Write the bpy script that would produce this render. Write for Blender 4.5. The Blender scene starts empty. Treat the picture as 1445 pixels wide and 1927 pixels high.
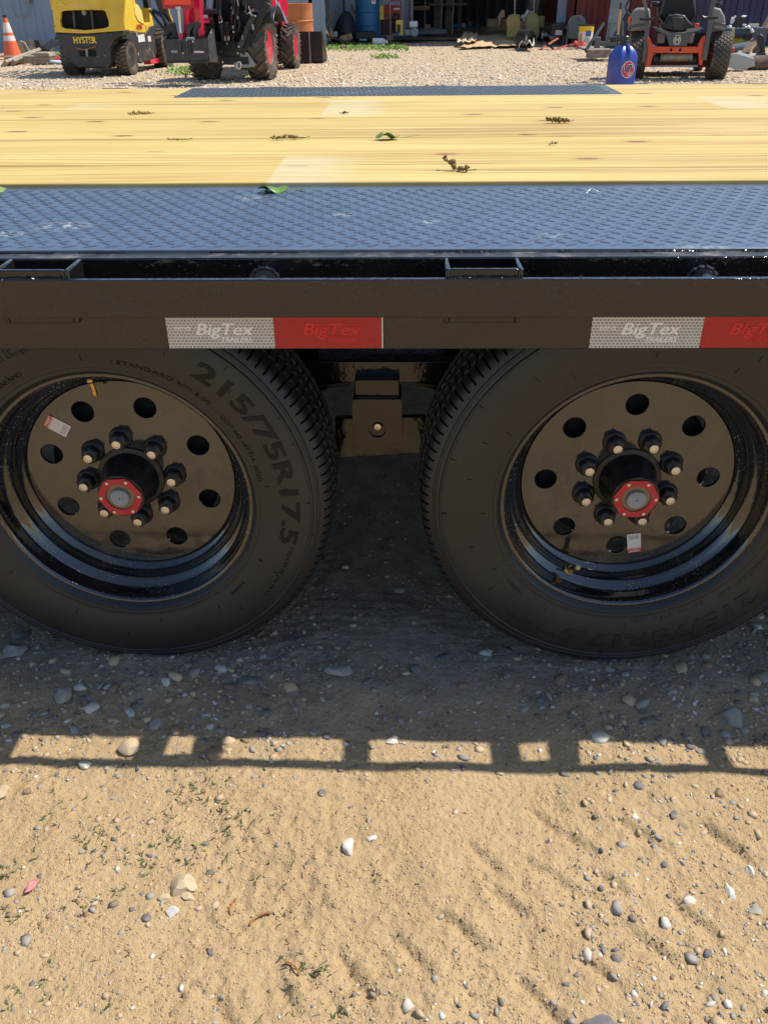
import bpy, bmesh, math, random
import numpy as np
from mathutils import Vector, Matrix, Euler
random.seed(7); RNG = np.random.RandomState(11)
C = bpy.context.scene
COL = C.collection
PI = math.pi
# ------------------------------------------------------------------ camera
FPX, PIT, YAW, ROL, CZ = 1578.1, .5593, .0289, -.0111, 1.1424
def _cam():
    cp, sp = math.cos(PIT), math.sin(PIT)
    F = np.array([0, cp, -sp]); U = np.array([0, sp, cp]); R = np.array([1., 0, 0])
    cy, sy = math.cos(YAW), math.sin(YAW)
    Rz = np.array([[cy, -sy, 0], [sy, cy, 0], [0, 0, 1]])
    F, U, R = Rz @ F, Rz @ U, Rz @ R
    cr, sr = math.cos(ROL), math.sin(ROL)
    return cr*R + sr*U, -sr*R + cr*U, F
CR, CU, CF = _cam()
def ray(px, py): return CF + (px-722.5)/FPX*CR + (963.5-py)/FPX*CU
def G(px, py, z=0.0):
    d = ray(px, py); t = (z-CZ)/d[2]; return Vector(np.array([0, 0, CZ]) + t*d)
def At(px, py, Y):
    d = ray(px, py); return Vector(np.array([0, 0, CZ]) + d*(Y/d[1]))
def S(npx, Y): return npx*(Y*.872+.0)/FPX
cd = bpy.data.cameras.new('camera'); cam = bpy.data.objects.new('camera', cd); COL.objects.link(cam)
cd.sensor_fit = 'VERTICAL'; cd.sensor_height = 24; cd.sensor_width = 18; cd.lens = FPX/1927*24
cd.clip_start = .02; cd.clip_end = 2000
cam.matrix_world = Matrix(((CR[0], CU[0], -CF[0], 0), (CR[1], CU[1], -CF[1], 0), (CR[2], CU[2], -CF[2], CZ), (0, 0, 0, 1)))
C.camera = cam
# ------------------------------------------------------------------ light
SUN = Vector((.655, .20, 1)).normalized()
w = bpy.data.worlds.new('World'); C.world = w; w.use_nodes = True
nt = w.node_tree; bg = nt.nodes['Background']
sky = nt.nodes.new('ShaderNodeTexSky'); sky.sky_type = 'NISHITA'; sky.sun_disc = False
sky.sun_elevation = math.asin(SUN.z); sky.sun_rotation = math.atan2(SUN.x, SUN.y)
sky.air_density = 1.0; sky.dust_density = .6; sky.ozone_density = 1.5; sky.altitude = 100
nt.links.new(sky.outputs[0], bg.inputs[0]); bg.inputs[1].default_value = .135
sd = bpy.data.lights.new('sun', 'SUN'); sd.energy = 4.7; sd.angle = math.radians(.53); sd.color = (1, .95, .87)
so = bpy.data.objects.new('sun', sd); COL.objects.link(so); so.location = (0, 0, 20)
so.rotation_euler = SUN.to_track_quat('Z', 'Y').to_euler()
C.view_settings.view_transform = 'Standard'; C.view_settings.look = 'None'
C.view_settings.gamma = 1; C.view_settings.exposure = .30
C.cycles.max_bounces = 8; C.cycles.diffuse_bounces = 4; C.cycles.glossy_bounces = 4
# ------------------------------------------------------------------ materials
def sr(r, g, b):
    f = lambda c: (c/255/12.92 if c/255 <= .04045 else ((c/255+.055)/1.055)**2.4)
    return (f(r), f(g), f(b))
MATS = {}
class NT:
    def __init__(s, name):
        s.m = bpy.data.materials.new(name); s.m.use_nodes = True; s.t = s.m.node_tree
        s.b = s.t.nodes['Principled BSDF']; s.co = s.t.nodes.new('ShaderNodeTexCoord').outputs['Object']
    def n(s, t, **k):
        x = s.t.nodes.new(t)
        for a, v in k.items(): setattr(x, a, v)
        return x
    def l(s, a, b): s.t.links.new(a, b)
    def val(s, sock, v):
        if isinstance(v, (int, float, tuple, list)): sock.default_value = v
        else: s.l(v, sock)
    def mapping(s, sc, vec=None, loc=(0, 0, 0), rot=(0, 0, 0)):
        x = s.n('ShaderNodeMapping'); x.inputs['Scale'].default_value = sc; x.inputs['Location'].default_value = loc
        x.inputs['Rotation'].default_value = rot
        s.l(vec or s.co, x.inputs['Vector']); return x.outputs[0]
    def noise(s, sc, det=4, rough=.55, vec=None, dist=0):
        x = s.n('ShaderNodeTexNoise'); x.inputs['Scale'].default_value = sc; x.inputs['Detail'].default_value = det
        x.inputs['Roughness'].default_value = rough; x.inputs['Distortion'].default_value = dist
        s.l(vec or s.co, x.inputs['Vector']); return x.outputs['Fac']
    def vor(s, sc, feat='F1', vec=None, out='Distance', rnd=1):
        x = s.n('ShaderNodeTexVoronoi'); x.feature = feat; x.inputs['Scale'].default_value = sc
        x.inputs['Randomness'].default_value = rnd
        s.l(vec or s.co, x.inputs['Vector']); return x.outputs[out]
    def mr(s, v, a, b, c=0., d=1., smooth=False):
        x = s.n('ShaderNodeMapRange'); x.interpolation_type = 'SMOOTHSTEP' if smooth else 'LINEAR'
        s.val(x.inputs[0], v)
        for i, q in enumerate((a, b, c, d)): x.inputs[i+1].default_value = q
        return x.outputs[0]
    def math(s, op, a, b=0., c=None):
        x = s.n('ShaderNodeMath', operation=op); s.val(x.inputs[0], a); s.val(x.inputs[1], b)
        if c is not None: s.val(x.inputs[2], c)
        return x.outputs[0]
    def mix(s, f, a, b, mode='MIX'):
        x = s.n('ShaderNodeMix', data_type='RGBA', blend_type=mode)
        s.val(x.inputs[0], f)
        for i, q in ((6, a), (7, b)):
            if isinstance(q, tuple): x.inputs[i].default_value = (*q[:3], 1)
            else: s.l(q, x.inputs[i])
        return x.outputs[2]
    def bump(s, h, st=.3, dist=.01, nrm=None):
        x = s.n('ShaderNodeBump'); x.inputs['Strength'].default_value = st; x.inputs['Distance'].default_value = dist
        s.l(h, x.inputs['Height'])
        if nrm is not None: s.l(nrm, x.inputs['Normal'])
        return x.outputs[0]
    def set(s, **k):
        for a, v in k.items():
            sock = s.b.inputs[{'base': 'Base Color', 'rough': 'Roughness', 'metal': 'Metallic', 'nrm': 'Normal', 'ior': 'IOR', 'coat': 'Coat Weight', 'cr': 'Coat Roughness', 'trans': 'Transmission Weight', 'alpha': 'Alpha'}[a]]
            if a == 'base' and isinstance(v, tuple): v = (*v[:3], 1)
            s.val(sock, v)
        return s.m
def P(name, col, rough=.5, metal=0., var=.25, vs=6, bump=0., bs=60, bd=.004, dirt=None, da=.4, ds=3, ior=1.5, coat=0., chips=None):
    """a painted / plain surface with tone variation, optional dirt colour, paint chips and fine relief"""
    if name in MATS: return MATS[name]
    t = NT(name); n1 = t.noise(vs, 5, .6)
    dark = tuple(c*(1-var) for c in col); lite = tuple(min(1, c*(1+var*.6)) for c in col)
    base = t.mix(t.mr(n1, .3, .7), dark, lite)
    r = rough
    if dirt:
        m = t.mr(t.noise(ds, 6, .7), .45, .72, 0, da, True)
        base = t.mix(m, base, dirt); r = t.mr(m, 0, 1, rough, min(1, rough+.4))
    if chips:
        cc, sc, th = chips
        m2 = t.mr(t.noise(sc, 4, .7), th, th+.02); base = t.mix(m2, base, cc)
    k = dict(base=base, rough=r, metal=metal, ior=ior, coat=coat)
    if bump: k['nrm'] = t.bump(t.noise(bs, 4, .6), bump, bd)
    MATS[name] = t.set(**k); return MATS[name]

def m_black_gloss(name='gloss_black', orange=.12, specks=0., dirt=.25, base=(.010, .010, .011), ior=1.75):
    t = NT(name)
    ob = t.noise(26, 2, .5); ob2 = t.noise(130, 2, .5)
    h = t.math('ADD', t.math('MULTIPLY', ob, 1.), t.math('MULTIPLY', ob2, .25))
    n = t.bump(h, orange, .012)
    d = t.math('MULTIPLY', t.mr(t.noise(5, 6, .7), .48, .8, 0, 1, True), dirt)
    col = t.mix(d, base, sr(120, 96, 70))
    rough = t.mr(d, 0, .5, .10, .5)
    if specks:
        sp = t.vor(170); spm = t.math('MULTIPLY', t.mr(sp, .13, .16, 1, 0), t.mr(t.noise(9, 3), .42, .55))
        spm = t.math('MULTIPLY', spm, specks)
        col = t.mix(spm, col, (.42, .40, .36)); rough = t.math('MAXIMUM', rough, t.math('MULTIPLY', spm, .8))
    return t.set(base=col, rough=rough, nrm=n, ior=ior, coat=.5 if ior > 1.6 else .25, cr=.04)

def m_deck_plate(name='black_tread_plate', ca=(.034, .052, .088), cb=(.062, .088, .135)):  # default blues put the reflected sky into the black paint colour
    t = NT(name)
    n1 = t.noise(2.2, 5, .6); n2 = t.noise(14, 6, .75)
    col = t.mix(t.mr(n2, .35, .7), ca, cb)
    # scuffed paint : thin pale scratches in a few patches
    sc = t.vor(38, 'DISTANCE_TO_EDGE', vec=t.mapping((1, 1.6, 1)))
    patch = t.mr(t.noise(2.6, 3, .6, vec=t.mapping((1, 1, 1), loc=(3.1, 7.2, 0))), .62, .70)
    scm = t.math('MULTIPLY', t.mr(sc, .0, .05, 1, 0), patch)
    for (qx, qy, ra, am) in ((120, 425, .060, .8), (640, 405, .030, .6), (812, 417, .022, 1.3), (1036, 443, .035, .7), (480, 372, .05, .5), (1330, 470, .06, .5), (20, 440, .04, .6)):
        c = G(qx, qy, .817); vm = t.n('ShaderNodeVectorMath', operation='DISTANCE'); t.l(t.mapping((1, 1.4, 0)), vm.inputs[0]); vm.inputs[1].default_value = (c.x, c.y*1.4, 0)
        thr = t.mr(t.noise(110, 5, .75, vec=t.mapping((.6, 1, 1))), .50, .56)
        scm = t.math('MAXIMUM', scm, t.math('MULTIPLY', t.math('MULTIPLY', t.mr(vm.outputs['Value'], ra, ra*.3, 0, 1, True), thr), am))
    scm = t.math('MINIMUM', scm, 1.)
    dots = t.mr(t.vor(95), .05, .09, .55, 0)
    scm = t.math('MAXIMUM', scm, dots)
    col = t.mix(scm, col, (.46, .45, .43))
    return t.set(base=col, rough=t.mr(n1, .3, .7, .24, .34), nrm=t.bump(t.noise(60, 3, .6), .12, .002), ior=2.3)

def m_wood():
    t = NT('treated_pine')
    oi = t.n('ShaderNodeObjectInfo')
    comb = t.n('ShaderNodeCombineXYZ'); t.l(t.math('MULTIPLY', oi.outputs['Random'], 40.), comb.inputs[0])
    t.l(t.math('MULTIPLY', oi.outputs['Random'], 17.), comb.inputs[2])
    va = t.n('ShaderNodeVectorMath', operation='ADD'); t.l(t.co, va.inputs[0]); t.l(comb.outputs[0], va.inputs[1])
    v = va.outputs[0]
    kd = t.n('ShaderNodeTexVoronoi'); kd.voronoi_dimensions = '2D'; kd.inputs['Scale'].default_value = 1.; t.l(t.mapping((3.0, 6.5, 1.0), v), kd.inputs['Vector'])
    rnd = t.n('ShaderNodeSeparateColor'); t.l(kd.outputs['Color'], rnd.inputs[0])
    sel = t.math('GREATER_THAN', rnd.outputs[0], .62)
    kdist = kd.outputs['Distance']
    push = t.math('MULTIPLY', t.mr(kdist, 0, .28, 1, 0, True), t.math('MULTIPLY', sel, .012))
    # grain field: noise stretched far along the board, bent round the knots
    wob = t.math('MULTIPLY', t.math('SUBTRACT', t.noise(1.3, 2, .5, vec=t.mapping((1, 3, 1), v)), .5), .10)
    sx = t.n('ShaderNodeSeparateXYZ'); t.l(v, sx.inputs[0])
    yy = t.math('ADD', sx.outputs[1], t.math('ADD', wob, push))
    cv = t.n('ShaderNodeCombineXYZ'); t.l(sx.outputs[0], cv.inputs[0]); t.l(yy, cv.inputs[1]); t.l(sx.outputs[2], cv.inputs[2])
    g1 = t.noise(1, 4, .6, vec=t.mapping((.7, 46, 6), cv.outputs[0]))
    g2 = t.noise(1, 3, .6, vec=t.mapping((1.6, 160, 20), cv.outputs[0]))
    wv = t.n('ShaderNodeTexWave', wave_type='BANDS', bands_direction='Y'); wv.inputs['Scale'].default_value = 9; wv.inputs['Distortion'].default_value = 5
    wv.inputs['Detail'].default_value = 2; wv.inputs['Detail Scale'].default_value = .6
    t.l(t.mapping((.25, 1, 1), cv.outputs[0]), wv.inputs['Vector'])
    late = t.mr(g1, .50, .62, 0, .85)
    late = t.math('MAXIMUM', late, t.math('MULTIPLY', t.mr(wv.outputs['Fac'], .78, .95), .7))
    early = t.mix(t.mr(t.noise(2.5, 3, .6, vec=t.mapping((.5, 3, 1), v)), .35, .65), (.50, .345, .090), (.63, .475, .155))
    area = t.mr(t.noise(1, 2, .5, vec=t.mapping((.45, 7, 1), v)), .42, .60, .12, 1, True)
    late = t.math('MULTIPLY', late, area)
    late = t.math('MINIMUM', t.math('MULTIPLY', late, 1.15), 1.)
    col = t.mix(late, early, (.32, .17, .045))
    col = t.mix(t.mr(g2, .45, .75, 0, .35), col, (.60, .46, .19))
    col = t.mix(t.math('MULTIPLY', t.mr(oi.outputs['Random'], 0, 1), .25), col, (.56, .40, .13))
    kmask = t.math('MULTIPLY', t.mr(kdist, .06, .085, 1, 0), sel)
    kring = t.math('MULTIPLY', t.mr(kdist, .07, .16, .6, 0, True), sel)
    col = t.mix(kring, col, (.42, .24, .07))
    col = t.mix(kmask, col, t.mix(t.mr(t.noise(60, 3), .3, .7), (.16, .07, .02), (.30, .16, .06)))
    # checks: short dark cracks
    ck = t.mr(t.noise(1, 2, .5, vec=t.mapping((1.1, 230, 1), cv.outputs[0], loc=(4, 2, 0))), .735, .76)
    col = t.mix(t.math('MULTIPLY', ck, .75), col, (.12, .075, .03))
    # dry pale patches left where stickers or dunnage kept the wood dry
    sw = t.n('ShaderNodeSeparateXYZ'); t.l(t.co, sw.inputs[0]); X, Yv = sw.outputs[0], sw.outputs[1]
    tot = None
    for (xa, ya), (xb, yb), fade, amt in (((500, 351), (720, 297), .16, .65), ((603, 222), (745, 190), .12, .6), ((120, 209), (260, 196), .2, .4), ((1370, 208), (1500, 183), .3, .6)):
        a = G(xa, ya, .82); b = G(xb, yb, .82)
        e = .004
        mx = t.math('MULTIPLY', t.mr(X, a.x-e, a.x+e), t.mr(X, b.x-fade, b.x, 1, 0, True))
        my = t.math('MULTIPLY', t.mr(Yv, a.y-e, a.y+e), t.mr(Yv, b.y-e, b.y+e, 1, 0))
        mm = t.math('MULTIPLY', t.math('MULTIPLY', mx, my), amt)
        tot = mm if tot is None else t.math('MAXIMUM', tot, mm)
    col = t.mix(tot, col, t.mix(t.mr(g1, .4, .7), (.62, .53, .33), (.48, .37, .19)))
    col = t.mix(t.mr(t.noise(3, 6, .7), .60, .8, 0, .3, True), col, (.45, .36, .20))
    hgt = t.math('SUBTRACT', t.math('MULTIPLY', g1, .6), t.math('MULTIPLY', ck, 1.))
    return t.set(base=col, rough=.62, nrm=t.bump(hgt, .25, .003))

def m_rubber(name, dust=.35, base=(.015, .015, .0155), dcol=sr(104, 94, 82)):
    t = NT(name)
    d = t.math('MULTIPLY', t.mr(t.noise(4, 7, .72), .38, .75, .15, 1, True), dust)
    scuff = t.mr(t.noise(1, 3, .7, vec=t.mapping((90, 14, 30), rot=(0, .6, 0))), .72, .76, 0, .35)
    col = t.mix(d, base, dcol); col = t.mix(scuff, col, (.14, .13, .12))
    return t.set(base=col, rough=t.mr(d, 0, .4, .42, .75), nrm=t.bump(t.noise(320, 3, .6), .25, .001), ior=1.5)

def m_sand():
    t = NT('sandy_dirt')
    sp = t.n('ShaderNodeSeparateXYZ'); t.l(t.co, sp.inputs[0])
    big = t.noise(1.4, 5, .6); mid = t.noise(11, 6, .65); fine = t.noise(140, 4, .7); gr = t.noise(520, 3, .6)
    col = t.mix(t.mr(big, .35, .65), (.47, .33, .175), (.54, .385, .207))
    col = t.mix(t.mr(mid, .45, .75, 0, .45), col, (.36, .245, .125))
    col = t.mix(t.mr(fine, .52, .72, 0, .55), col, (.30, .20, .11))
    col = t.mix(t.mr(gr, .55, .75, 0, .5), col, (.66, .50, .30))
    # dark and pale grit grains
    v1 = t.vor(160); col = t.mix(t.math('MULTIPLY', t.mr(v1, .10, .14, 1, 0), t.mr(t.noise(17, 2), .5, .56)), col, (.08, .065, .055))
    v2 = t.vor(120, vec=t.mapping((1, 1, 1), loc=(3, 1, 2))); col = t.mix(t.math('MULTIPLY', t.mr(v2, .10, .13, 1, 0), t.mr(t.noise(13, 2, vec=t.mapping((1, 1, 1), loc=(9, 3, 1))), .5, .56)), col, (.64, .53, .39))
    # greyer gravel from the trailer edge back, with the trailer's shade painted in
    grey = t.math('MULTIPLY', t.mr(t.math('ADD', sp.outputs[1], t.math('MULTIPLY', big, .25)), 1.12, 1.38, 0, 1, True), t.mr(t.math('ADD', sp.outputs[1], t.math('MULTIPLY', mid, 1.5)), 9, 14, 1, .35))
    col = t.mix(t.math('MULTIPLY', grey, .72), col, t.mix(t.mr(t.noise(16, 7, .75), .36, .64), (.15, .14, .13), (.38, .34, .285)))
    # yard far off: pale crushed limestone with tan drift
    far = t.mr(sp.outputs[1], 7, 11, 0, 1, True)
    yc = t.mix(t.mr(t.noise(9, 6, .8), .35, .65), (.36, .265, .165), (.58, .455, .315))
    yc = t.mix(t.mr(t.noise(.8, 4, .6), .45, .7, 0, .65), yc, (.46, .32, .19))
    col = t.mix(far, col, yc)
    h = t.math('ADD', t.math('MULTIPLY', fine, .5), t.math('ADD', t.math('MULTIPLY', gr, .22), t.math('MULTIPLY', t.mr(t.vor(75), 0, .5), .25)))
    n = t.bump(h, .95, .010)
    return t.set(base=col, rough=.95, nrm=n, ior=1.3)

def m_stone(name, a, b, sc=40):
    if name in MATS: return MATS[name]
    t = NT(name)
    oi = t.n('ShaderNodeObjectInfo')
    n = t.noise(sc, 6, .7)
    col = t.mix(t.mr(n, .3, .7), a, b)
    col = t.mix(t.mr(t.noise(sc*.4, 4, .7),   .45, .7, .12, .6), col, (.42, .30, .165))
    MATS[name] = t.set(base=col, rough=.8, nrm=t.bump(n, .5, .003)); return MATS[name]

def m_tape(name, red):
    t = NT(name)
    br = t.n('ShaderNodeTexBrick'); br.offset = .5; br.inputs['Scale'].default_value = 1
    br.inputs['Brick Width'].default_value = .0058; br.inputs['Row Height'].default_value = .0046; br.inputs['Mortar Size'].default_value = .0006
    br.inputs['Mortar Smooth'].default_value = .2
    sp = t.n('ShaderNodeSeparateXYZ'); t.l(t.co, sp.inputs[0]); cv = t.n('ShaderNodeCombineXYZ'); t.l(sp.outputs[0], cv.inputs[0]); t.l(sp.outputs[2], cv.inputs[1])
    t.l(cv.outputs[0], br.inputs['Vector'])
    if red: c1, c2, mo = (.42, .003, .008), (.34, .002, .006), (.48, .005, .010)
    else: c1, c2, mo = (.27, .26, .245), (.33, .315, .30), (.74, .72, .68)
    for k, c in (('Color1', c1), ('Color2', c2), ('Mortar', mo)): br.inputs[k].default_value = (*c, 1)
    return t.set(base=br.outputs['Color'], rough=.4, metal=.0, coat=.15, cr=.15, nrm=t.bump(br.outputs['Fac'], .3, .0004))

GB = m_black_gloss(dirt=.07, ior=1.5, orange=.18); GBR = m_black_gloss('gloss_black_rail', .38, .12, .10, ior=1.52); GBW = m_black_gloss('gloss_black_wheel', .05, .9, .30); GBD = m_black_gloss('gloss_black_disc', .035, .25, .32, (.016, .015, .014))
PLATE = m_deck_plate(); PLATE2 = m_deck_plate('far_tread_plate', (.028, .030, .033), (.050, .053, .056)); RIB2 = P('tread_rib_far', (.07, .073, .075), .6, 0, .4, 30, ior=1.25); RIB = P('tread_rib_paint', (.062, .080, .110), .6, 0, .4, 30, ior=1.25); WOOD = m_wood(); RUB = m_rubber('trailer_tyre_rubber', .13); SAND = m_sand()  # near plate and ribs carry painted sky blue; the far ones stay neutral
RUBY = m_rubber('yard_tyre_rubber', .55, (.03, .03, .03), sr(150, 130, 105))
STEEL = P('zinc_steel', (.62, .62, .60), .28, 1., .15, 20)
DKSTEEL = P('dark_steel', (.05, .05, .055), .4, .3, .3, 12, dirt=sr(120, 100, 80), da=.3)
GALV = P('grey_steel', (.30, .32, .33), .5, .4, .25, 5, dirt=sr(120, 110, 95), da=.3)
MATTE = P('satin_black', (.010, .010, .011), .38, 0, .3, 10, dirt=sr(110, 95, 75), da=.08)
VOID = P('dark_interior', (.01, .01, .011), .9, 0, .3, 5)
REDP = P('tractor_red', (.62, .012, .05), .3, 0, .15, 6, coat=.4, dirt=sr(130, 95, 75), da=.15)
ORAN = P('mower_orange', (.80, .085, .015), .38, 0, .15, 6, dirt=sr(130, 95, 65), da=.25, coat=.3)
YEL = P('forklift_yellow', (.80, .52, .045), .42, 0, .12, 5, dirt=sr(150, 120, 60), da=.3, chips=((.15, .10, .07), 11, .655))
FKB = P('forklift_black', (.035, .037, .04), .5, 0, .3, 8, dirt=sr(120, 100, 80), da=.35, chips=((.50, .42, .36), 9, .635))
GRYP = P('mower_grey', (.085, .088, .09), .45, 0, .15, 6, dirt=sr(140, 130, 115), da=.3)
GRYL = P('mower_light_grey', (.20, .205, .20), .5, 0, .12, 6, dirt=sr(150, 135, 115), da=.3)
WHT = P('white_plastic', (.75, .75, .73), .45, 0, .1, 8, dirt=sr(150, 135, 115), da=.3)
OWOOD = P('weathered_wood', (.34, .29, .22), .85, 0, .4, 9, bump=.4, bs=30)
BWOOD = P('brown_wood', (.22, .14, .085), .8, 0, .4, 7, bump=.3, bs=30)
# ------------------------------------------------------------------ mesh building
class MB:
    def __init__(s): s.v = []; s.f = []; s.mi = []; s.cur = 0
    def add(s, vs, fs, M=None):
        b = len(s.v)
        s.v.extend([tuple(M @ Vector(p)) if M is not None else tuple(p) for p in vs])
        for f in fs: s.f.append(tuple(b+i for i in f)); s.mi.append(s.cur)
        return s
    def box(s, c, d, rot=None, M=None):
        x, y, z = d[0]/2, d[1]/2, d[2]/2
        T = Matrix.Translation(Vector(c)) @ (Euler(rot).to_matrix().to_4x4() if rot else Matrix.Identity(4))
        if M is not None: T = M @ T
        return s.add([(-x,-y,-z),(x,-y,-z),(x,y,-z),(-x,y,-z),(-x,-y,z),(x,-y,z),(x,y,z),(-x,y,z)], [(0,3,2,1),(4,5,6,7),(0,1,5,4),(1,2,6,5),(2,3,7,6),(3,0,4,7)], T)
    def bar(s, p0, p1, w, h, up=(0, 0, 1)):
        p0, p1 = Vector(p0), Vector(p1); d = p1-p0; L = d.length; z = d.normalized()
        x = z.cross(Vector(up))
        if x.length < 1e-4: x = z.cross(Vector((0, 1, 0)))
        x.normalize(); y = z.cross(x)
        T = Matrix((( x.x, y.x, z.x, (p0.x+p1.x)/2), (x.y, y.y, z.y, (p0.y+p1.y)/2), (x.z, y.z, z.z, (p0.z+p1.z)/2), (0, 0, 0, 1)))
        return s.box((0, 0, 0), (w, h, L), None, T)
    def lathe(s, prof, n=24, M=None, closed=False, cap=True, axis='z'):
        """prof: list of (radius, height) ; axis z (height along z) / y / x"""
        vs = []
        for i in range(n):
            a = 2*PI*i/n; c, q = math.cos(a), math.sin(a)
            for r, h in prof:
                vs.append({'z': (r*c, r*q, h), 'y': (r*c, h, -r*q), 'x': (h, r*c, r*q)}[axis])
        m = len(prof); fs = []
        for i in range(n):
            j = (i+1) % n
            for k in range(m if closed else m-1):
                l = (k+1) % m
                fs.append((i*m+k, j*m+k, j*m+l, i*m+l))
        if cap and not closed:
            if prof[0][0] > 1e-6: fs.append(tuple(i*m for i in range(n))[::-1])
            if prof[-1][0] > 1e-6: fs.append(tuple(i*m+m-1 for i in range(n)))
        return s.add(vs, fs, M)
    def cyl(s, p0, p1, r0, r1=None, n=14, cap=True):
        r1 = r0 if r1 is None else r1
        p0, p1 = Vector(p0), Vector(p1); d = p1-p0; T = Matrix.Translation(p0) @ d.to_track_quat('Z', 'Y').to_matrix().to_4x4()
        return s.lathe([(r0, 0), (r1, d.length)], n, T, cap=cap)
    def prism(s, pts, a, b, plane='xz'):
        """polygon extruded between a and b along the third axis"""
        f = {'xz': lambda p, t: (p[0], t, p[1]), 'yz': lambda p, t: (t, p[0], p[1]), 'xy': lambda p, t: (p[0], p[1], t)}[plane]
        n = len(pts); vs = [f(p, a) for p in pts]+[f(p, b) for p in pts]
        fs = [tuple(range(n)), tuple(range(2*n-1, n-1, -1))]+[(i, n+i, n+(i+1) % n, (i+1) % n) for i in range(n)]
        return s.add(vs, fs)
    def tube(s, path, r, n=8, cap=True):
        path = [Vector(p) for p in path]; m = len(path); vs = []; ref = None
        for i, p in enumerate(path):
            d = (path[min(i+1, m-1)]-path[max(i-1, 0)]).normalized()
            if ref is None: ref = d.orthogonal().normalized()
            ref = (ref - d*ref.dot(d)).normalized(); bn = d.cross(ref)
            rr = r[i] if isinstance(r, (list, tuple)) else r
            for k in range(n):
                a = 2*PI*k/n; vs.append(p+ref*(rr*math.cos(a))+bn*(rr*math.sin(a)))
        fs = [(i*n+k, i*n+(k+1) % n, (i+1)*n+(k+1) % n, (i+1)*n+k) for i in range(m-1) for k in range(n)]
        if cap: fs += [tuple(range(n))[::-1], tuple((m-1)*n+k for k in range(n))]
        return s.add(vs, fs)
    def blob(s, c, r, sub=2, amp=.2, seed=0, fr=1.7, flat=None, facet=0.):
        bm = bmesh.new(); bmesh.ops.create_icosphere(bm, subdivisions=sub, radius=1)
        rs = np.random.RandomState(seed); ph = rs.rand(9)*6.28; kk = rs.normal(size=(3, 3))*fr
        planes = [(Vector(rs.normal(size=3)).normalized(), .55+.34*rs.rand()) for _ in range(int(facet))]
        vs = []
        for v in bm.verts:
            p = v.co.copy()
            for nn, dd in planes:
                t = p.dot(nn)
                if t > dd: p -= nn*(t-dd)
            d = 1+amp*sum(math.sin(kk[i] @ np.array(v.co)+ph[i]) for i in range(3))/2
            p = Vector((p.x*r[0]*d, p.y*r[1]*d, p.z*r[2]*d))
            if flat is not None and p.z < flat: p.z = flat
            vs.append((c[0]+p.x, c[1]+p.y, c[2]+p.z))
        fs = [tuple(v.index for v in f.verts) for f in bm.faces]; bm.free()
        return s.add(vs, fs)
    def mesh(s, name='mesh', smooth=35):
        me = bpy.data.meshes.new(name); me.from_pydata(s.v, [], s.f)
        if any(s.mi): me.polygons.foreach_set('material_index', s.mi)
        bm = bmesh.new(); bm.from_mesh(me); bmesh.ops.recalc_face_normals(bm, faces=bm.faces); bm.to_mesh(me); bm.free()
        if smooth:
            me.shade_smooth(); me.set_sharp_from_angle(angle=math.radians(smooth))
        return me
def link(name, me, mat, parent=None, loc=(0, 0, 0), rot=(0, 0, 0), bevel=0., label=None, kind=None, scale=None):
    if isinstance(me, MB): me = me.mesh(name)
    o = bpy.data.objects.new(name, me); COL.objects.link(o)
    if mat is not None and len(me.materials) == 0:
        for m in (mat if isinstance(mat, (list, tuple)) else [mat]): me.materials.append(m)
    if parent is not None: o.parent = parent
    o.location = loc; o.rotation_euler = rot
    if scale: o.scale = scale
    if bevel:
        b = o.modifiers.new('bevel', 'BEVEL'); b.width = bevel; b.segments = 2; b.limit_method = 'ANGLE'; b.angle_limit = math.radians(40)
    if label: o['label'] = label
    if kind: o['kind'] = kind
    return o
def tag(o, label, cat, group=None):
    o['label'] = label; o['category'] = cat
    if group: o['group'] = group
    return o
def thing(name, label, cat, loc=(0, 0, 0), rz=0., group=None):
    o = bpy.data.objects.new(name, None); COL.objects.link(o); o.location = loc; o.rotation_euler = (0, 0, rz); o.empty_display_size = .2
    return tag(o, label, cat, group)
def solo(name, mb, mat, label, cat, loc=(0, 0, 0), rot=(0, 0, 0), group=None, bevel=0.):
    return tag(link(name, mb, mat, None, loc, rot, bevel), label, cat, group)
def struct(name, me, mat): return link(name, me, mat, kind='structure')
def plate2d(outline, holes, th, bevel=0.):
    """flat plate in XY with holes, returned as a mesh centred on z=0"""
    cu = bpy.data.curves.new('t', 'CURVE'); cu.dimensions = '2D'; cu.fill_mode = 'BOTH'; cu.extrude = th/2; cu.bevel_depth = bevel
    for pts in [outline]+holes:
        sp = cu.splines.new('POLY'); sp.points.add(len(pts)-1)
        for i, p in enumerate(pts): sp.points[i].co = (p[0], p[1], 0, 1)
        sp.use_cyclic_u = True
    o = bpy.data.objects.new('t', cu); me = bpy.data.meshes.new_from_object(o); bpy.data.objects.remove(o); bpy.data.curves.remove(cu)
    return me
def fat(me, d):
    """bolder lettering: the same print struck again a hair to each side"""
    v = np.array([q.co[:] for q in me.vertices]); f = [tuple(q.vertices) for q in me.polygons]; n = len(v); V = []; F = []
    for i, (a, b) in enumerate(((0, 0), (d, 0), (-d, 0), (0, d*.6), (0, -d*.6))):
        V += [(x+a, y+b, z+i*.00003) for x, y, z in v]; F += [tuple(k+i*n for k in g) for g in f]
    o = bpy.data.meshes.new('lettering'); o.from_pydata(V, [], F); return o
def circ(cx, cy, r, n=28, a0=0): return [(cx+r*math.cos(a0+2*PI*i/n), cy+r*math.sin(a0+2*PI*i/n)) for i in range(n)]
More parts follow.
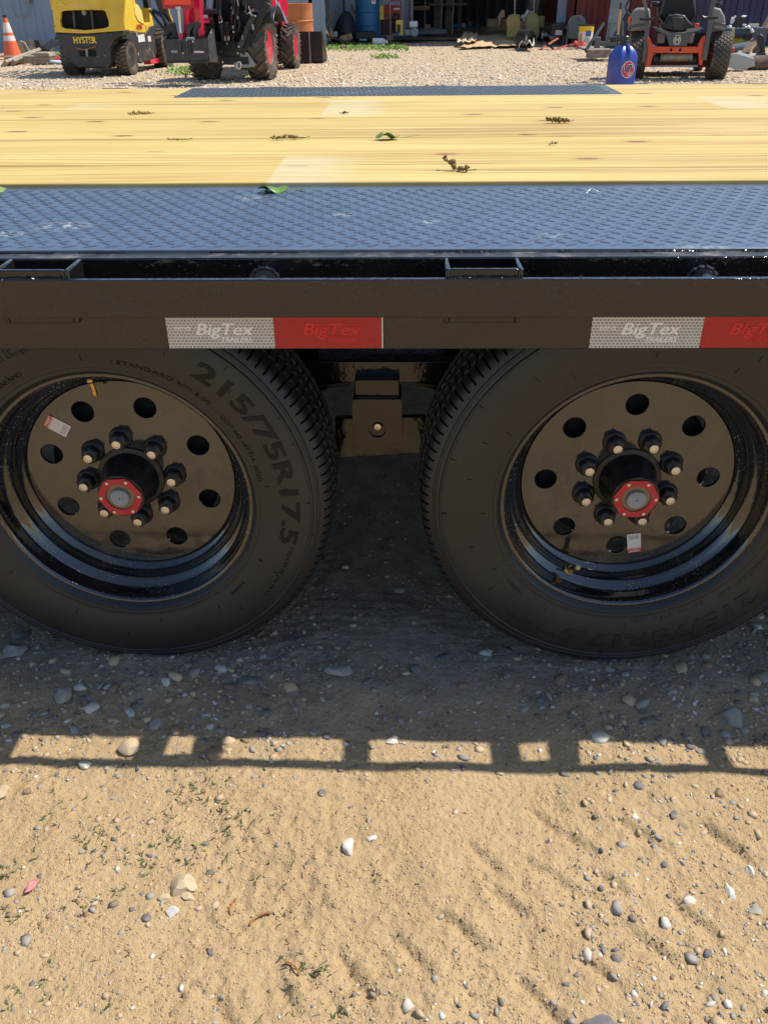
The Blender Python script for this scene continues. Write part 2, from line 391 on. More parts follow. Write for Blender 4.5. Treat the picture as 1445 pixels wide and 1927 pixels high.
def rrect(x0, y0, x1, y1, r, n=5):
    o = []
    for cx, cy, a in ((x1-r, y1-r, 0), (x0+r, y1-r, PI/2), (x0+r, y0+r, PI), (x1-r, y0+r, 1.5*PI)):
        o += [(cx+r*math.cos(a+PI/2*i/n), cy+r*math.sin(a+PI/2*i/n)) for i in range(n+1)]
    return o
def xf(me, M): me.transform(M); me.update(); return me
def text(s, size, th=.0006, shear=0., bold=0., outline=0., space=1., align='CENTER', width=None):
    cu = bpy.data.curves.new('t', 'FONT'); cu.body = s; cu.size = size; cu.shear = shear; cu.align_x = align; cu.align_y = 'CENTER'
    cu.space_character = space; cu.resolution_u = 3
    if outline: cu.fill_mode = 'NONE'; cu.bevel_depth = outline; cu.bevel_resolution = 0
    else: cu.extrude = th; cu.offset = bold
    o = bpy.data.objects.new('t', cu); me = bpy.data.meshes.new_from_object(o); bpy.data.objects.remove(o); bpy.data.curves.remove(cu)
    if width:
        xs = [v.co.x for v in me.vertices]; k = width/(max(xs)-min(xs)); xf(me, Matrix.Diagonal((k, 1, 1, 1)))
    return me
UP = Matrix.Rotation(PI/2, 4, 'X')       # lettering from the XY plane to the XZ plane, facing -Y
# ------------------------------------------------------------------ ground
def vnoise(x, y, sc, seed, octv=4, rough=.5):
    rs = np.random.RandomState(seed); T = rs.rand(256, 256); out = np.zeros_like(x); a = 1.; tot = 0
    X = x*sc+31.7; Yq = y*sc+17.3
    for o in range(octv):
        xi = np.floor(X).astype(int); yi = np.floor(Yq).astype(int); fx = X-xi; fy = Yq-yi; fx = fx*fx*(3-2*fx); fy = fy*fy*(3-2*fy)
        a00 = T[xi & 255, yi & 255]; a10 = T[(xi+1) & 255, yi & 255]; a01 = T[xi & 255, (yi+1) & 255]; a11 = T[(xi+1) & 255, (yi+1) & 255]
        out += a*((a00*(1-fx)+a10*fx)*(1-fy)+(a01*(1-fx)+a11*fx)*fy); tot += a; a *= rough; X = X*2.03+5.1; Yq = Yq*2.03+9.7
    return out/tot-.5
FUR = [((1002,1625),(1072,1670)),((932,1680),(977,1715)),((747,1765),(802,1825)),((842,1730),(897,1775)),((1202,1765),(1257,1805)),((1272,1705),(1337,1750)),((1107,1810),(1162,1860)),((987,1850),(1052,1925)),((1172,1550),(1252,1595)),((1067,1570),(1112,1600)),((640,1800),(690,1865)),((520,1850),(555,1895)),((405,1885),(435,1925)),((1010,1530),(1045,1560)),((1120,1640),(1170,1675)),((1330,1560),(1400,1610)),((890,1600),(930,1630))]
FURW = [(G(*a), G(*b)) for a, b in FUR]
def height(x, y):
    x = np.asarray(x, float); y = np.asarray(y, float)
    near = 1/(1+np.exp((y-3.2)*2))
    h = .016*vnoise(x, y, 1.5, 3, 3)+near*(.020*vnoise(x, y, 7, 4, 3)+np.clip(.55+2.2*vnoise(x, y, 3.5, 33, 2), .2, 1.15)*(.010*vnoise(x, y, 26, 5, 3, .65)+.009*vnoise(x, y, 80, 6, 2, .7)))
    h += (1-near)*(.03*vnoise(x, y, .35, 8, 3)+.012*vnoise(x, y, 6, 9, 2))
    for k, (a, b) in enumerate(FURW):
        dx, dy = b.x-a.x, b.y-a.y; L = math.hypot(dx, dy); ux, uy = dx/L, dy/L
        sx = (x-a.x)*ux+(y-a.y)*uy; n = -(x-a.x)*uy+(y-a.y)*ux
        t = np.clip(sx, 0, L); e = sx-t; d2 = e*e+n*n
        wob = .006*vnoise(x, y, 30, 20+k, 2)
        nn = n+wob
        h -= .0075*np.exp(-(nn/.009)**2-(e/.012)**2)
        h += .0035*np.exp(-((nn-.016)/.011)**2-(e/.014)**2)*(1 if k % 2 else .6)
    # rows left by tyres under the trailer side
    band = np.exp(-((y-1.42)/.17)**4)
    h += band*np.exp(-((x+.05)/.42)**2)*.0012*np.sin(y*2*PI/.028+2*vnoise(x, y, 5, 15, 2))*(.6+vnoise(x, y, 12, 16, 2))
    h -= band*.006
    # furrows pushed up along the wheel track
    h += .010*np.exp(-((y-1.18)/.05)**2)*(.5+vnoise(x, y, 8, 17, 2))
    return h
def ground():
    def axis(a, b, st, lo, hi, gr):
        c = list(np.arange(a, b, st)); s = st; v = a; pre = []
        while v > lo: s *= gr; v -= s; pre.append(v)
        s = st; v = c[-1]
        while v < hi: s *= gr; v += s; c.append(v)
        return np.array(pre[::-1]+c)
    xs = axis(-1.05, 1.15, .0048, -400, 400, 1.09)
    ys = axis(.42, 1.75, .0048, -60, 12, 1.05)
    ys = ys[ys < 12]; ys = np.concatenate([ys, np.arange(12.05, 24, .09), axis(24.1, 24.2, .1, 24.05, 900, 1.12)[2:]])
    ys = np.unique(ys)
    X, Y = np.meshgrid(xs, ys); Z = height(X, Y)
    Z[np.abs(X) > 60] *= .2
    n, m = X.shape; co = np.stack([X, Y, Z], -1).reshape(-1, 3)
    i = np.arange(n*m).reshape(n, m); q = np.stack([i[:-1, :-1], i[:-1, 1:], i[1:, 1:], i[1:, :-1]], -1).reshape(-1, 4)
    me = bpy.data.meshes.new('ground'); me.vertices.add(len(co)); me.vertices.foreach_set('co', co.ravel())
    me.loops.add(q.size); me.loops.foreach_set('vertex_index', q.ravel()); me.polygons.add(len(q))
    me.polygons.foreach_set('loop_start', np.arange(0, q.size, 4)); me.update(calc_edges=True); me.shade_smooth()
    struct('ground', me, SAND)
ground()
_gx, _gy = np.arange(-1.4, 1.5, .005), np.arange(.35, 2.4, .005); _GN = height(*np.meshgrid(_gx, _gy))
_fx, _fy = np.arange(-22, 22, .15), np.arange(2, 27, .15); _GF = height(*np.meshgrid(_fx, _fy))
def hz(x, y):
    if -1.39 < x < 1.48 and .36 < y < 2.38: return float(_GN[int(round((y-.35)/.005)), int(round((x+1.4)/.005))])
    return float(_GF[min(len(_fy)-1, max(0, int(round((y-2)/.15)))), min(len(_fx)-1, max(0, int(round((x+22)/.15))))])

STW = m_stone('pale_stone', (.55, .52, .47), (.74, .71, .66)); STT = m_stone('tan_stone', (.42, .31, .19), (.60, .47, .31))
STD = m_stone('slate_stone', (.06, .07, .085), (.15, .165, .19)); STG = m_stone('grey_stone', (.22, .21, .195), (.38, .36, .33)); STB = m_stone('brown_stone', (.14, .09, .06), (.27, .17, .11))
def scatter(name, pts, sizes, mats, weights, seed, label, cat, flat=.6):
    """many small faceted stones joined in one mesh (uncountable gravel)"""
    rs = np.random.RandomState(seed)
    bm = bmesh.new(); bmesh.ops.create_icosphere(bm, subdivisions=1, radius=1)
    base = np.array([v.co[:] for v in bm.verts]); fc = np.array([[v.index for v in f.verts] for f in bm.faces]); bm.free()
    N = len(pts); nv = len(base); V = np.empty((N, nv, 3)); 
    for i in range(N):
        b = np.sign(base)*np.abs(base)**.75*(1+rs.normal(size=(nv, 1))*.20)*np.array([1, rs.uniform(.45, .95), rs.uniform(.22, .6)])*sizes[i]
        a = rs.rand()*6.28; t = rs.normal()*.3; ca, sa = math.cos(a), math.sin(a); ct, st = math.cos(t), math.sin(t)
        b = b @ np.array([[1, 0, 0], [0, ct, -st], [0, st, ct]]).T @ np.array([[ca, -sa, 0], [sa, ca, 0], [0, 0, 1]]).T
        V[i] = b
    hh = height(pts[:, 0], pts[:, 1])
    V[..., 0] += pts[:, 0, None]; V[..., 1] += pts[:, 1, None]; V[..., 2] += (hh+sizes*.05)[:, None]
    F = (fc[None]+(np.arange(N)*nv)[:, None, None]).reshape(-1, 3)
    me = bpy.data.meshes.new(name); me.vertices.add(N*nv); me.vertices.foreach_set('co', V.ravel())
    me.loops.add(F.size); me.loops.foreach_set('vertex_index', F.ravel()); me.polygons.add(len(F)); me.polygons.foreach_set('loop_start', np.arange(0, F.size, 3))
    mi = rs.choice(len(mats), N, p=weights); me.polygons.foreach_set('material_index', np.repeat(mi, len(fc))); me.update(calc_edges=True)
    for m in mats: me.materials.append(m)
    o = link(name, me, None, kind='stuff'); tag(o, label, cat); return o
def near_pts(N, seed, bare=.12):
    rs = np.random.RandomState(seed); n = N*14
    px = rs.uniform(-40, 1485, n); py = rs.uniform(880, 1960, n)
    d = CF[None]+((px-722.5)/FPX)[:, None]*CR+((963.5-py)/FPX)[:, None]*CU; t = -CZ/d[:, 2]; X, Y = t*d[:, 0], t*d[:, 1]
    cl = vnoise(X, Y, 4.5, 44, 3)
    w = .10+1.6*np.clip(cl, 0, 1)
    w += np.where(py < 1470, .22+.45*(px < 560)+.55*(px > 1080), 0)
    w += np.where((py > 1470) & (px > 1080) & (py < 1800), .22, 0)+np.where((py > 1470) & (px < 420), .08, 0)
    w *= np.where((py > 1490) & (px > 420) & (px < 1080), bare+.9*np.clip(cl, 0, 1), 1)
    k = rs.rand(n) < w*.8; return np.stack([X[k], Y[k]], -1)[:N]
p = near_pts(13000, 3, .35); scatter('gravel', p, np.abs(RNG.normal(size=len(p)))**1.8*.0013+.0008, [STW, STT, STD, STG, STB], [.10, .38, .16, .28, .08], 5, 'fine grit and pebbles strewn over the sandy dirt beside the trailer wheels', 'gravel')
p = near_pts(420, 9, .0); p = p[RNG.rand(len(p)) < np.where(p[:, 1] < .99, .12, .7)]; scatter('pebbles', p, RNG.uniform(.0026, .0052, len(p))*(1+.7*(RNG.rand(len(p)) < .12)), [STW, STT, STD, STG, STB], [.08, .34, .16, .32, .1], 6, 'thumbnail sized mixed pebbles lying in the sandy dirt in front of the wheels', 'pebbles')
rs = np.random.RandomState(77); px = rs.uniform(-30, 1475, 15000); py = rs.uniform(1150, 1950, 15000)
d = CF[None]+((px-722.5)/FPX)[:, None]*CR+((963.5-py)/FPX)[:, None]*CU; t_ = -CZ/d[:, 2]; p = np.stack([t_*d[:, 0], t_*d[:, 1]], -1)
kk = vnoise(p[:, 0], p[:, 1], 9, 91, 3) > -.06; p = p[kk]
scatter('sand_crumbs', p, rs.uniform(.0009, .0024, len(p)), [P('sand_crumb', (.50, .35, .185), .95, 0, .2, 40), P('sand_crumb_dark', (.33, .23, .125), .95, 0, .2, 40)], [.7, .3], 78, 'small crumbs of sandy dirt lying loose on the ground before the trailer', 'dirt crumbs')
rs = np.random.RandomState(31); px = rs.uniform(-30, 1475, 2600); py = rs.uniform(1110, 1400, 2600)
kk = rs.rand(2600) < np.where(px < 560, .65, np.where(px > 1080, .75, .22)); px, py = px[kk], py[kk]
d = CF[None]+((px-722.5)/FPX)[:, None]*CR+((963.5-py)/FPX)[:, None]*CU; t_ = -CZ/d[:, 2]; p = np.stack([t_*d[:, 0], t_*d[:, 1]], -1)
scatter('crushed_stone', p, .0016+np.abs(rs.normal(size=len(p)))**2*.0022, [STW, STT, STD, STG, STB], [.08, .26, .26, .32, .08], 32, 'broken crushed stone pressed into the shaded dirt below the tyres', 'gravel')
def far_pts(N, seed):
    rs = np.random.RandomState(seed); py = rs.uniform(60, 172, N*2); px = rs.uniform(-60, 1500, N*2)
    return np.array([tuple(G(a, b))[:2] for a, b in zip(px, py)])[:N]
p = far_pts(24000, 21); p = p[p[:, 1] < 23.2]
scatter('yard_gravel', p, RNG.uniform(.008, .024, len(p))*(1+.5*(RNG.rand(len(p)) < .1)), [P('limestone_chip', (.72, .62, .48), .9, 0, .3, 9), P('tan_chip', (.52, .39, .25), .9, 0, .3, 9), STG], [.58, .34, .08], 22, 'pale crushed limestone gravel covering the sunlit yard behind the trailer', 'gravel')

ROCKS = [(247,1402,46,34,STT,'square tan rock in the left sunlit strip of the trailer shadow',4),(160,1436,30,18,STW,'pale flat rock lying across the thin rail shadow at the left',3),(6,1492,26,22,STT,'yellowish rounded rock cut by the left edge of the picture',1),
 (345,1655,52,50,STT,'largest tan rock half buried in the sunlit sand, topmost of its cluster',5),(325,1713,28,24,STW,'grey white rock at the bottom of the tan rock cluster',3),(277,1728,17,14,STD,'round dark slate pebble left of the bottom rock of the cluster',1),
 (310,1689,22,16,STT,'small tan stone directly below the largest tan rock',2),(355,1684,24,18,STT,'cream stone touching the lower right of the largest tan rock',3),(655,1586,30,30,STW,'white rounded quartz rock in the middle of the sunlit sand',3),(700,1575,20,13,STW,'small white oblong stone to the right of the white quartz rock',2),
 (470,1277,50,26,STD,'flat dark slate flake in the shade below the left tyre',4),(638,1264,50,28,STG,'smooth grey rock in the shade between the two wheels',2),(152,1294,25,20,STW,'bright white stone in the shade below the left wheel',3),(121,1308,36,30,STG,'grey rock beside the bright white stone in the shade',3),
 (293,1358,26,24,STG,'rounded grey stone just above the sunlit strip at the left',2),(333,1371,26,26,STB,'dark brown stone just above the small sunlit window of the shadow',2),(430,1391,27,18,STT,'pinkish tan stone at the corner of the long sunlit strip',2),(410,1414,34,28,STB,'brown grey rock half in shade left of the long sunlit strip',3),
 (25,1216,44,32,STG,'crumbly pale grey rock at the left edge beneath the left tyre',4),(914,1215,24,18,STW,'bluish white stone in the shade left of the right tyre foot',4),(736,1393,22,14,STW,'white stone at the upper edge of the central sunlit strip',2),(1382,1338,42,38,STG,'large pale grey rock in the shade near the right edge',4),
 (605,1490,16,17,STD,'dark blue stone alone just below the rail shadow',2),(1130,1922,66,26,STD,'big flat slate cut by the bottom edge of the picture',5),(1375,1668,15,36,STW,'long white bone shaped stone near the right edge of the sand',2),(1410,1631,15,17,STW,'round white shell like pebble near the right edge of the sand',1),
 (1266,1531,18,14,STD,'blue black pebble in the gravelly sand at the right',2),(752,1098,26,15,STG,'grey stone under the trailer between the wheels',3),(1088,1231,24,12,STB,'flat reddish brown stone under the front of the right tyre',2),(1418,1708,28,18,STG,'grey slab shaped stone at the right edge of the sand',4),(1133,1777,12,22,STD,'thin blue slate flake standing out of the bare sand',3),
 (1318,1408,24,14,STG,'oblong grey stone right of the last sunlit patch',2),(395,1640,16,9,STD,'blue grey flat chip right of the largest tan rock',2),(590,1378,20,14,STG,'small grey stone in the shade above the long sunlit strip',2)]
for i, (px, py, a, b, m, lab, fct) in enumerate(ROCKS):
    p = G(px, py+b*.25); sc = S(1, p.y)/.872*.93/math.cos(.3)
    k = (p-Vector((0, 0, CZ))).dot(Vector(CF))/FPX
    mb = MB(); mb.blob((0, 0, 0), (a/2*k*1.12, b/2*k*1.28, min(a, b)/2*k*.8), 3, .14, 100+i, 2.4, None, 4+fct*4)
    solo('rock', mb.mesh('rock', 22), m, lab, 'rock', (p.x, p.y, hz(p.x, p.y)+min(a, b)*k*.07), (0, 0, 0), 'rocks lying in the dirt')
# sparse grass sprouts and dry bits
def grass(name, cl, n_each, hgt, mats, label, cat, wid=.0011, seed=5):
    rs = np.random.RandomState(seed); mb = MB()
    for (x, y, rad, cnt) in cl:
        for _ in range(int(cnt)):
            a = rs.rand()*6.28; q = rad*math.sqrt(rs.rand()); bx, by = x+q*math.cos(a), y+q*math.sin(a); z = hz(bx, by)-.001
            mb.cur = rs.randint(len(mats))
            for _b in range(rs.randint(1, n_each+1)):
                d = rs.rand()*6.28; L = hgt*rs.uniform(.4, 1.1); lean = rs.uniform(.5, 1.4); dx, dy = math.cos(d), math.sin(d); px_, py_ = -dy*wid, dx*wid
                p1 = (bx+dx*L*.5*math.sin(lean), by+dy*L*.5*math.sin(lean), z+L*.5*math.cos(lean*.6)); p2 = (bx+dx*L*math.sin(lean), by+dy*L*math.sin(lean), z+max(.001, L*math.cos(lean)*.8))
                mb.add([(bx-px_, by-py_, z), (bx+px_, by+py_, z), (p1[0]+px_*.8, p1[1]+py_*.8, p1[2]), (p1[0]-px_*.8, p1[1]-py_*.8, p1[2]), p2], [(0, 1, 2, 3), (3, 2, 4)])
    o = link(name, mb.mesh(name, 0), mats, kind='stuff'); return tag(o, label, cat)
GR1 = P('sprout_green', (.10, .13, .035), .7, 0, .4, 30); GR2 = P('dry_straw', (.26, .19, .09), .8, 0, .4, 30); GR3 = P('dark_litter', (.07, .05, .035), .9, 0, .4, 30)
cl = []
for (px, py, r, c) in ((400,1475,30,14),(360,1500,30,14),(420,1535,40,18),(300,1560,40,16),(180,1585,30,12),(260,1630,26,12),(365,1610,22,12),(215,1690,24,8),(145,1700,22,7),(35,1720,22,9),(20,1880,24,9),(545,1800,20,6),(560,1835,22,7),(610,1830,16,7),(530,1720,18,6),(100,1850,28,6),(20,1640,20,8),(50,1625,18,5),(330,1580,20,8),(640,1915,16,6),(715,1640,18,7),(60,1760,30,5),(395,1430,14,6),(200,1600,60,14),(460,1580,60,14),(120,1520,60,8),(440,1650,60,6),(200,1800,80,8),(500,1880,60,8)):
    q = G(px, py); k = 1/1000.; cl.append((q.x, q.y, r*k, c))
grass('grass_sprouts', cl, 3, .013, [GR1, GR2, GR1, GR3], 'sparse short grass sprouts growing out of the sandy dirt', 'grass')
rs = np.random.RandomState(3); cl = []
for _ in range(260):
    px, py = rs.uniform(0, 1445), rs.uniform(1150, 1920)
    if px > 700 and rs.rand() < .6: continue
    q = G(px, py); cl.append((q.x, q.y, .002, 1))
grass('plant_litter', cl, 1, .014, [GR2, GR3], 'scattered dry straw and bits of plant litter on the dirt', 'litter', .0007, 8)
cl = []
for _ in range(1500):
    px, py = rs.uniform(590, 760), rs.normal(89, 3.2)
    q = G(px + (py-88)*2, py); cl.append((q.x, q.y, .03, 1))
for _ in range(120): q = G(rs.normal(725, 12), rs.normal(108, 2)); cl.append((q.x, q.y, .03, 1))
for _ in range(150): q = G(rs.normal(345, 16), rs.normal(135, 4)); cl.append((q.x, q.y, .03, 1))
for _ in range(100): q = G(rs.normal(106, 6), rs.normal(106, 3)); cl.append((q.x, q.y, .03, 1))
grass('weeds', cl, 4, .10, [P('weed_green', (.16, .30, .05), .6, 0, .3, 9), P('weed_light', (.28, .40, .09), .6, 0, .3, 9)], 'bright green low weeds along the shed front and in the gravel', 'weeds', .010, 9)
# ================================================================== TRAILER
ZD = .812
TR = thing('flatbed_trailer', 'black deck over flatbed trailer with pine planks and tandem wheels', 'trailer', (0, 2.4, 0))
def tp(name, mb, mat, parent=None, **k):
    """part of the trailer, its mesh given in world coordinates"""
    if parent is None: return link(name, mb, mat, TR, (0, -2.4, 0), **k)
    return link(name, mb, mat, parent, **k)
XL, XR = -4.6, 5.2
def channel(Yo, sgn):
    pts = [(0, .674), (0, .812), (.064, .812), (.064, .804), (.007, .804), (.007, .682), (.064, .682), (.064, .674)]
    return MB().prism([(Yo+sgn*a, b) for a, b in pts], XL, XR, 'yz')
tp('side_channel', channel(1.216, 1), GBR, bevel=.0015)
tp('side_channel', channel(3.62, -1), GB)
RR = MB().box(((XL+XR)/2, 1.150, .775), (XR-XL, .010, .054))
tp('rub_rail', RR, GBR, bevel=.0012); tp('rub_rail', MB().box(((XL+XR)/2, 3.686, .775), (XR-XL, .010, .054)), GB)
p0, p1 = At(838, 507, 1.157).x, At(985, 507, 1.157).x; PXC, PW = (p0+p1)/2, p1-p0; PITCH = .630
def pocket_mb(far=False):
    mb = MB(); t = .007; q = -1 if far else 1; y0, y1 = (1.1555, 1.2145) if not far else (3.6805, 3.6215); zc, hz_ = (.736+.813)/2, .077
    ym = (y0+y1)/2; dy = abs(y1-y0)
    mb.box((-PW/2+t/2, ym, zc), (t, dy, hz_)); mb.box((PW/2-t/2, ym, zc), (t, dy, hz_))
    mb.box((0, y0+q*t/2, zc), (PW-2*t, t, hz_)); return mb
pm = pocket_mb().mesh('stake_pocket'); pmf = pocket_mb(True).mesh('stake_pocket')
def weld(a, b, r, seed, n=40):
    rs = np.random.RandomState(seed); a, b = Vector(a), Vector(b)
    return MB().tube([a.lerp(b, i/n)+Vector((0, rs.normal()*r*.15, rs.normal()*r*.2)) for i in range(n+1)], [r*rs.uniform(.75, 1.25) for _ in range(n+1)], 6)
wm = None
for k in range(-6, 8):
    x = PXC+k*PITCH
    o = link('stake_pocket', pm, GB, TR, (x, -2.4, 0), bevel=.002)
    if abs(k) < 3:
        w_ = weld((-PW*.42, 1.1535, .7985), (PW*.42, 1.1535, .7985), .0042, 40+k); link('weld_bead', w_.mesh('weld_bead', 60), GB, o)
    link('stake_pocket', pmf, GB, TR, (x, -2.4, 0))
sx = At(491, 516, 1.18).x
spm = MB().cyl((0, -.030, .778), (0, .031, .778), .0200, n=28).tube([(.0205*math.cos(a_), .0270, .778+.0205*math.sin(a_)) for a_ in [PI*i_/20 for i_ in range(21)]], [.0040+.0012*math.sin(i_*2.3) for i_ in range(21)], 6).mesh('pipe_spool')
for k in range(-6, 8):
    o = link('pipe_spool', spm, GB, TR, (sx+k*PITCH, 1.1853-2.4, 0))
    if -2 < k < 3: link('weld_bead', MB().tube([(.0205*math.cos(a_), -.0275, .7755+.0205*math.sin(a_)) for a_ in [PI*.05+PI*.9*i_/14 for i_ in range(15)]], [.0042*random.uniform(.8, 1.25) for _ in range(15)], 6).mesh('weld_bead', 60), GB, o)
    link('pipe_spool', spm, GB, TR, (sx+k*PITCH, 3.651-2.4, 0))
# weld stitches along the near plate edge
for k, (a, b) in enumerate(((-5, 105), (150, 240), (395, 560), (815, 930), (1050, 1080), (1190, 1320), (1400, 1460))):
    tp('weld_bead', weld((G(a, 477, ZD).x, 1.2425, .8135), (G(b, 477, ZD).x, 1.2425, .8130), .0017, 80+k, 50), GB)
tp('edge_lip', MB().box(((XL+XR)/2, 1.2303, .8122), (XR-XL, .0262, .0012)), P('scraped_black', (.035, .036, .038), .35, .0, .4, 40, dirt=sr(150, 145, 135), da=.5, ds=30))
# diamond plates
def tread(x0, x1, y0, y1, zt, mx=.0325, my=.0270, marg=.006, L=.0122, wd=.0019, h=.0009):
    mb = MB(); V = []; F = []; pat = .52
    for jy in range(int((y1-y0-2*marg)/(my/2))):
        yy = y0+marg+my/4+jy*my/2; k = jy//2; odd = jy % 2
        off = (.42*k+(.6 if odd else 0)) % 1; L = .0094 if odd else .0122
        for ix in range(int((x1-x0-.02)/mx)):
            xx = x0+.012+(ix+off)*mx
            if xx > x1-.012: continue
            a = -.60 if odd else pat; c, s = math.cos(a), math.sin(a)
            prof = [(-L, 0, 0), (-L*.55, -wd, 0), (L*.55, -wd, 0), (L, 0, 0), (L*.55, wd, 0), (-L*.55, wd, 0), (-L*.6, 0, h), (L*.6, 0, h)]
            b = len(V); V.extend([(xx+p*c-q*s, yy+p*s+q*c, zt+r) for p, q, r in prof])
            F.extend([(b, b+1, b+6), (b, b+6, b+5), (b+1, b+2, b+7, b+6), (b+2, b+3, b+7), (b+3, b+4, b+7), (b+4, b+5, b+6, b+7)])
    mb.v = V; mb.f = F; mb.mi = [0]*len(F); return mb
np_ = MB().box(((XL+XR)/2+.0, (1.244+1.711)/2, .8145), (7.0, 1.711-1.244, .005)); o = tp('tread_plate', np_, PLATE, label='wide black diamond tread plate along the near edge of the deck', bevel=.0008)
me = bpy.data.meshes.new('tread_ribs')
t_ = tread(-2.4, 2.6, 1.252, 1.690, .8171); link('tread_ribs', t_.mesh('tread_ribs', 0), RIB, o, kind='stuff')
FX0, FX1 = (G(322, 192, ZD).x+G(357, 170, ZD).x)/2, (G(1165, 182, ZD).x+G(1132, 160, ZD).x)/2
fp_ = MB().box(((FX0+FX1)/2, (3.222+3.592)/2, .8165), (FX1-FX0, .370, .005)); o = tp('tread_plate', fp_, PLATE2, label='narrow dark tread plate over the far wheels')
t_ = tread(FX0, FX1, 3.226, 3.588, .8191); link('tread_ribs', t_.mesh('tread_ribs', 0), RIB2, o, kind='stuff')
# planks
ws = []; y = 1.7125
for i in range(8):
    wd = .1852; gap = (.0022, .0015, .0030, .0016, .0022, .0045, .0030, .0015)[i]
    dz = (0, .0006, -.0004, .0008, 0, .0015, -.0005, .0004)[i]
    tp('deck_plank', MB().box(((XL+XR)/2, y+wd/2, .8045+dz), (XR-XL, wd, .038)), WOOD, bevel=.0025)
    y += wd+gap
for (a, b) in ((XL, FX0-.004), (FX1+.004, XR)):
    for j in range(2): tp('deck_plank', MB().box(((a+b)/2, 3.232+.0895+j*.181, .800), (b-a, .1775, .038)), WOOD, bevel=.0025)
# screws
scm = MB().lathe([(0, .0004), (.0042, .0004), (.0048, -.001)], 10).mesh('deck_screw')
# cross members and main beams under the deck
for k in range(-8, 9):
    x = .02+k*.5
    tp('cross_member', MB().prism([(1.29, .70), (3.55, .70), (3.55, .784), (1.29, .784)], x, x+.04, 'yz'), MATTE)
def beam(Y, s):
    mb = MB(); mb.box((.2, Y, .60), (9.2, .009, .20)); mb.box((.2, Y, .693), (9.2, .11, .010)); mb.box((.2, Y, .506), (9.2, .09, .044)); return mb
tp('main_beam', beam(1.575, 1), GB, bevel=.002); tp('main_beam', beam(3.25, 1), GB)
# suspension hanger between the wheels
hx0, hx1 = At(664, 800, 1.49).x, At(756, 800, 1.49).x; hc = (hx0+hx1)/2; hw = hx1-hx0
hz0, hz1 = At(710, 833, 1.49).z, At(710, 752, 1.49).z
o_out = [(-hw/2, -(hz1-hz0)/2), (hw/2, -(hz1-hz0)/2), (hw/2, (hz1-hz0)/2-.004), (hw/2-.004, (hz1-hz0)/2), (-hw/2+.004, (hz1-hz0)/2), (-hw/2, (hz1-hz0)/2-.006)]
hm = plate2d(o_out, [circ(0, -.018, .0175)], .008, .0005)
ho = link('spring_hanger', xf(hm, UP), GB, TR, (hc, 1.494-2.4, (hz0+hz1)/2))
hb = MB(); hb.box((-hw/2+.005, .04, -.002), (.008, .072, hz1-hz0)); hb.box((hw/2-.005, .04, -.002), (.008, .072, hz1-hz0)); hb.box((0, .038, (hz1-hz0)/2+.018), (hw-.01, .062, .036))
link('hanger_side', hb, GB, ho, bevel=.0015)
hb = MB().lathe([(.0, -.002), (.007, -.001), (.0095, .002), (.0095, .02)], 14, axis='y'); hb.lathe([(.014, .02), (.014, .06)], 18, axis='y'); link('hanger_bolt', hb, STEEL, ho, (0, .008, -.018))
ex0, ex1 = At(640, 800, 1.54).x, At(795, 800, 1.54).x; ez0, ez1 = At(710, 857, 1.54).z, At(710, 782, 1.54).z
tp('equalizer', MB().prism([(ex0-.01, ez0-.004), (ex1+.02, ez0+.008), (ex1+.02, ez1), (ex0-.01, ez1-.004)], 1.535, 1.55, 'xz'), GB, bevel=.002)
def spring(x0, x1, Yc):
    mb = MB()
    for l in range(3):
        n = 14; a0, a1 = x0+(x1-x0)*.06*l, x1-(x1-x0)*.06*l; pts = []
        for i in range(n+1):
            u = i/n; zz = .475-.035*math.sin(PI*u)-l*.0095; pts.append((a0+(a1-a0)*u, zz))
        poly = pts+[(x_, z_-.0085) for x_, z_ in pts[::-1]]; mb.prism(poly, Yc-.03, Yc+.03, 'xz')
    return mb
AX = (-.51, .4088); AXZ = .37; YW = 1.363
for x in AX:
    for Yc in (1.585, 3.24):
        tp('leaf_spring', spring(x-.40, x+.40, Yc), MATTE)
    tp('axle', MB().cyl((x, 1.42, AXZ), (x, 3.40, AXZ), .0635, n=20), MATTE)
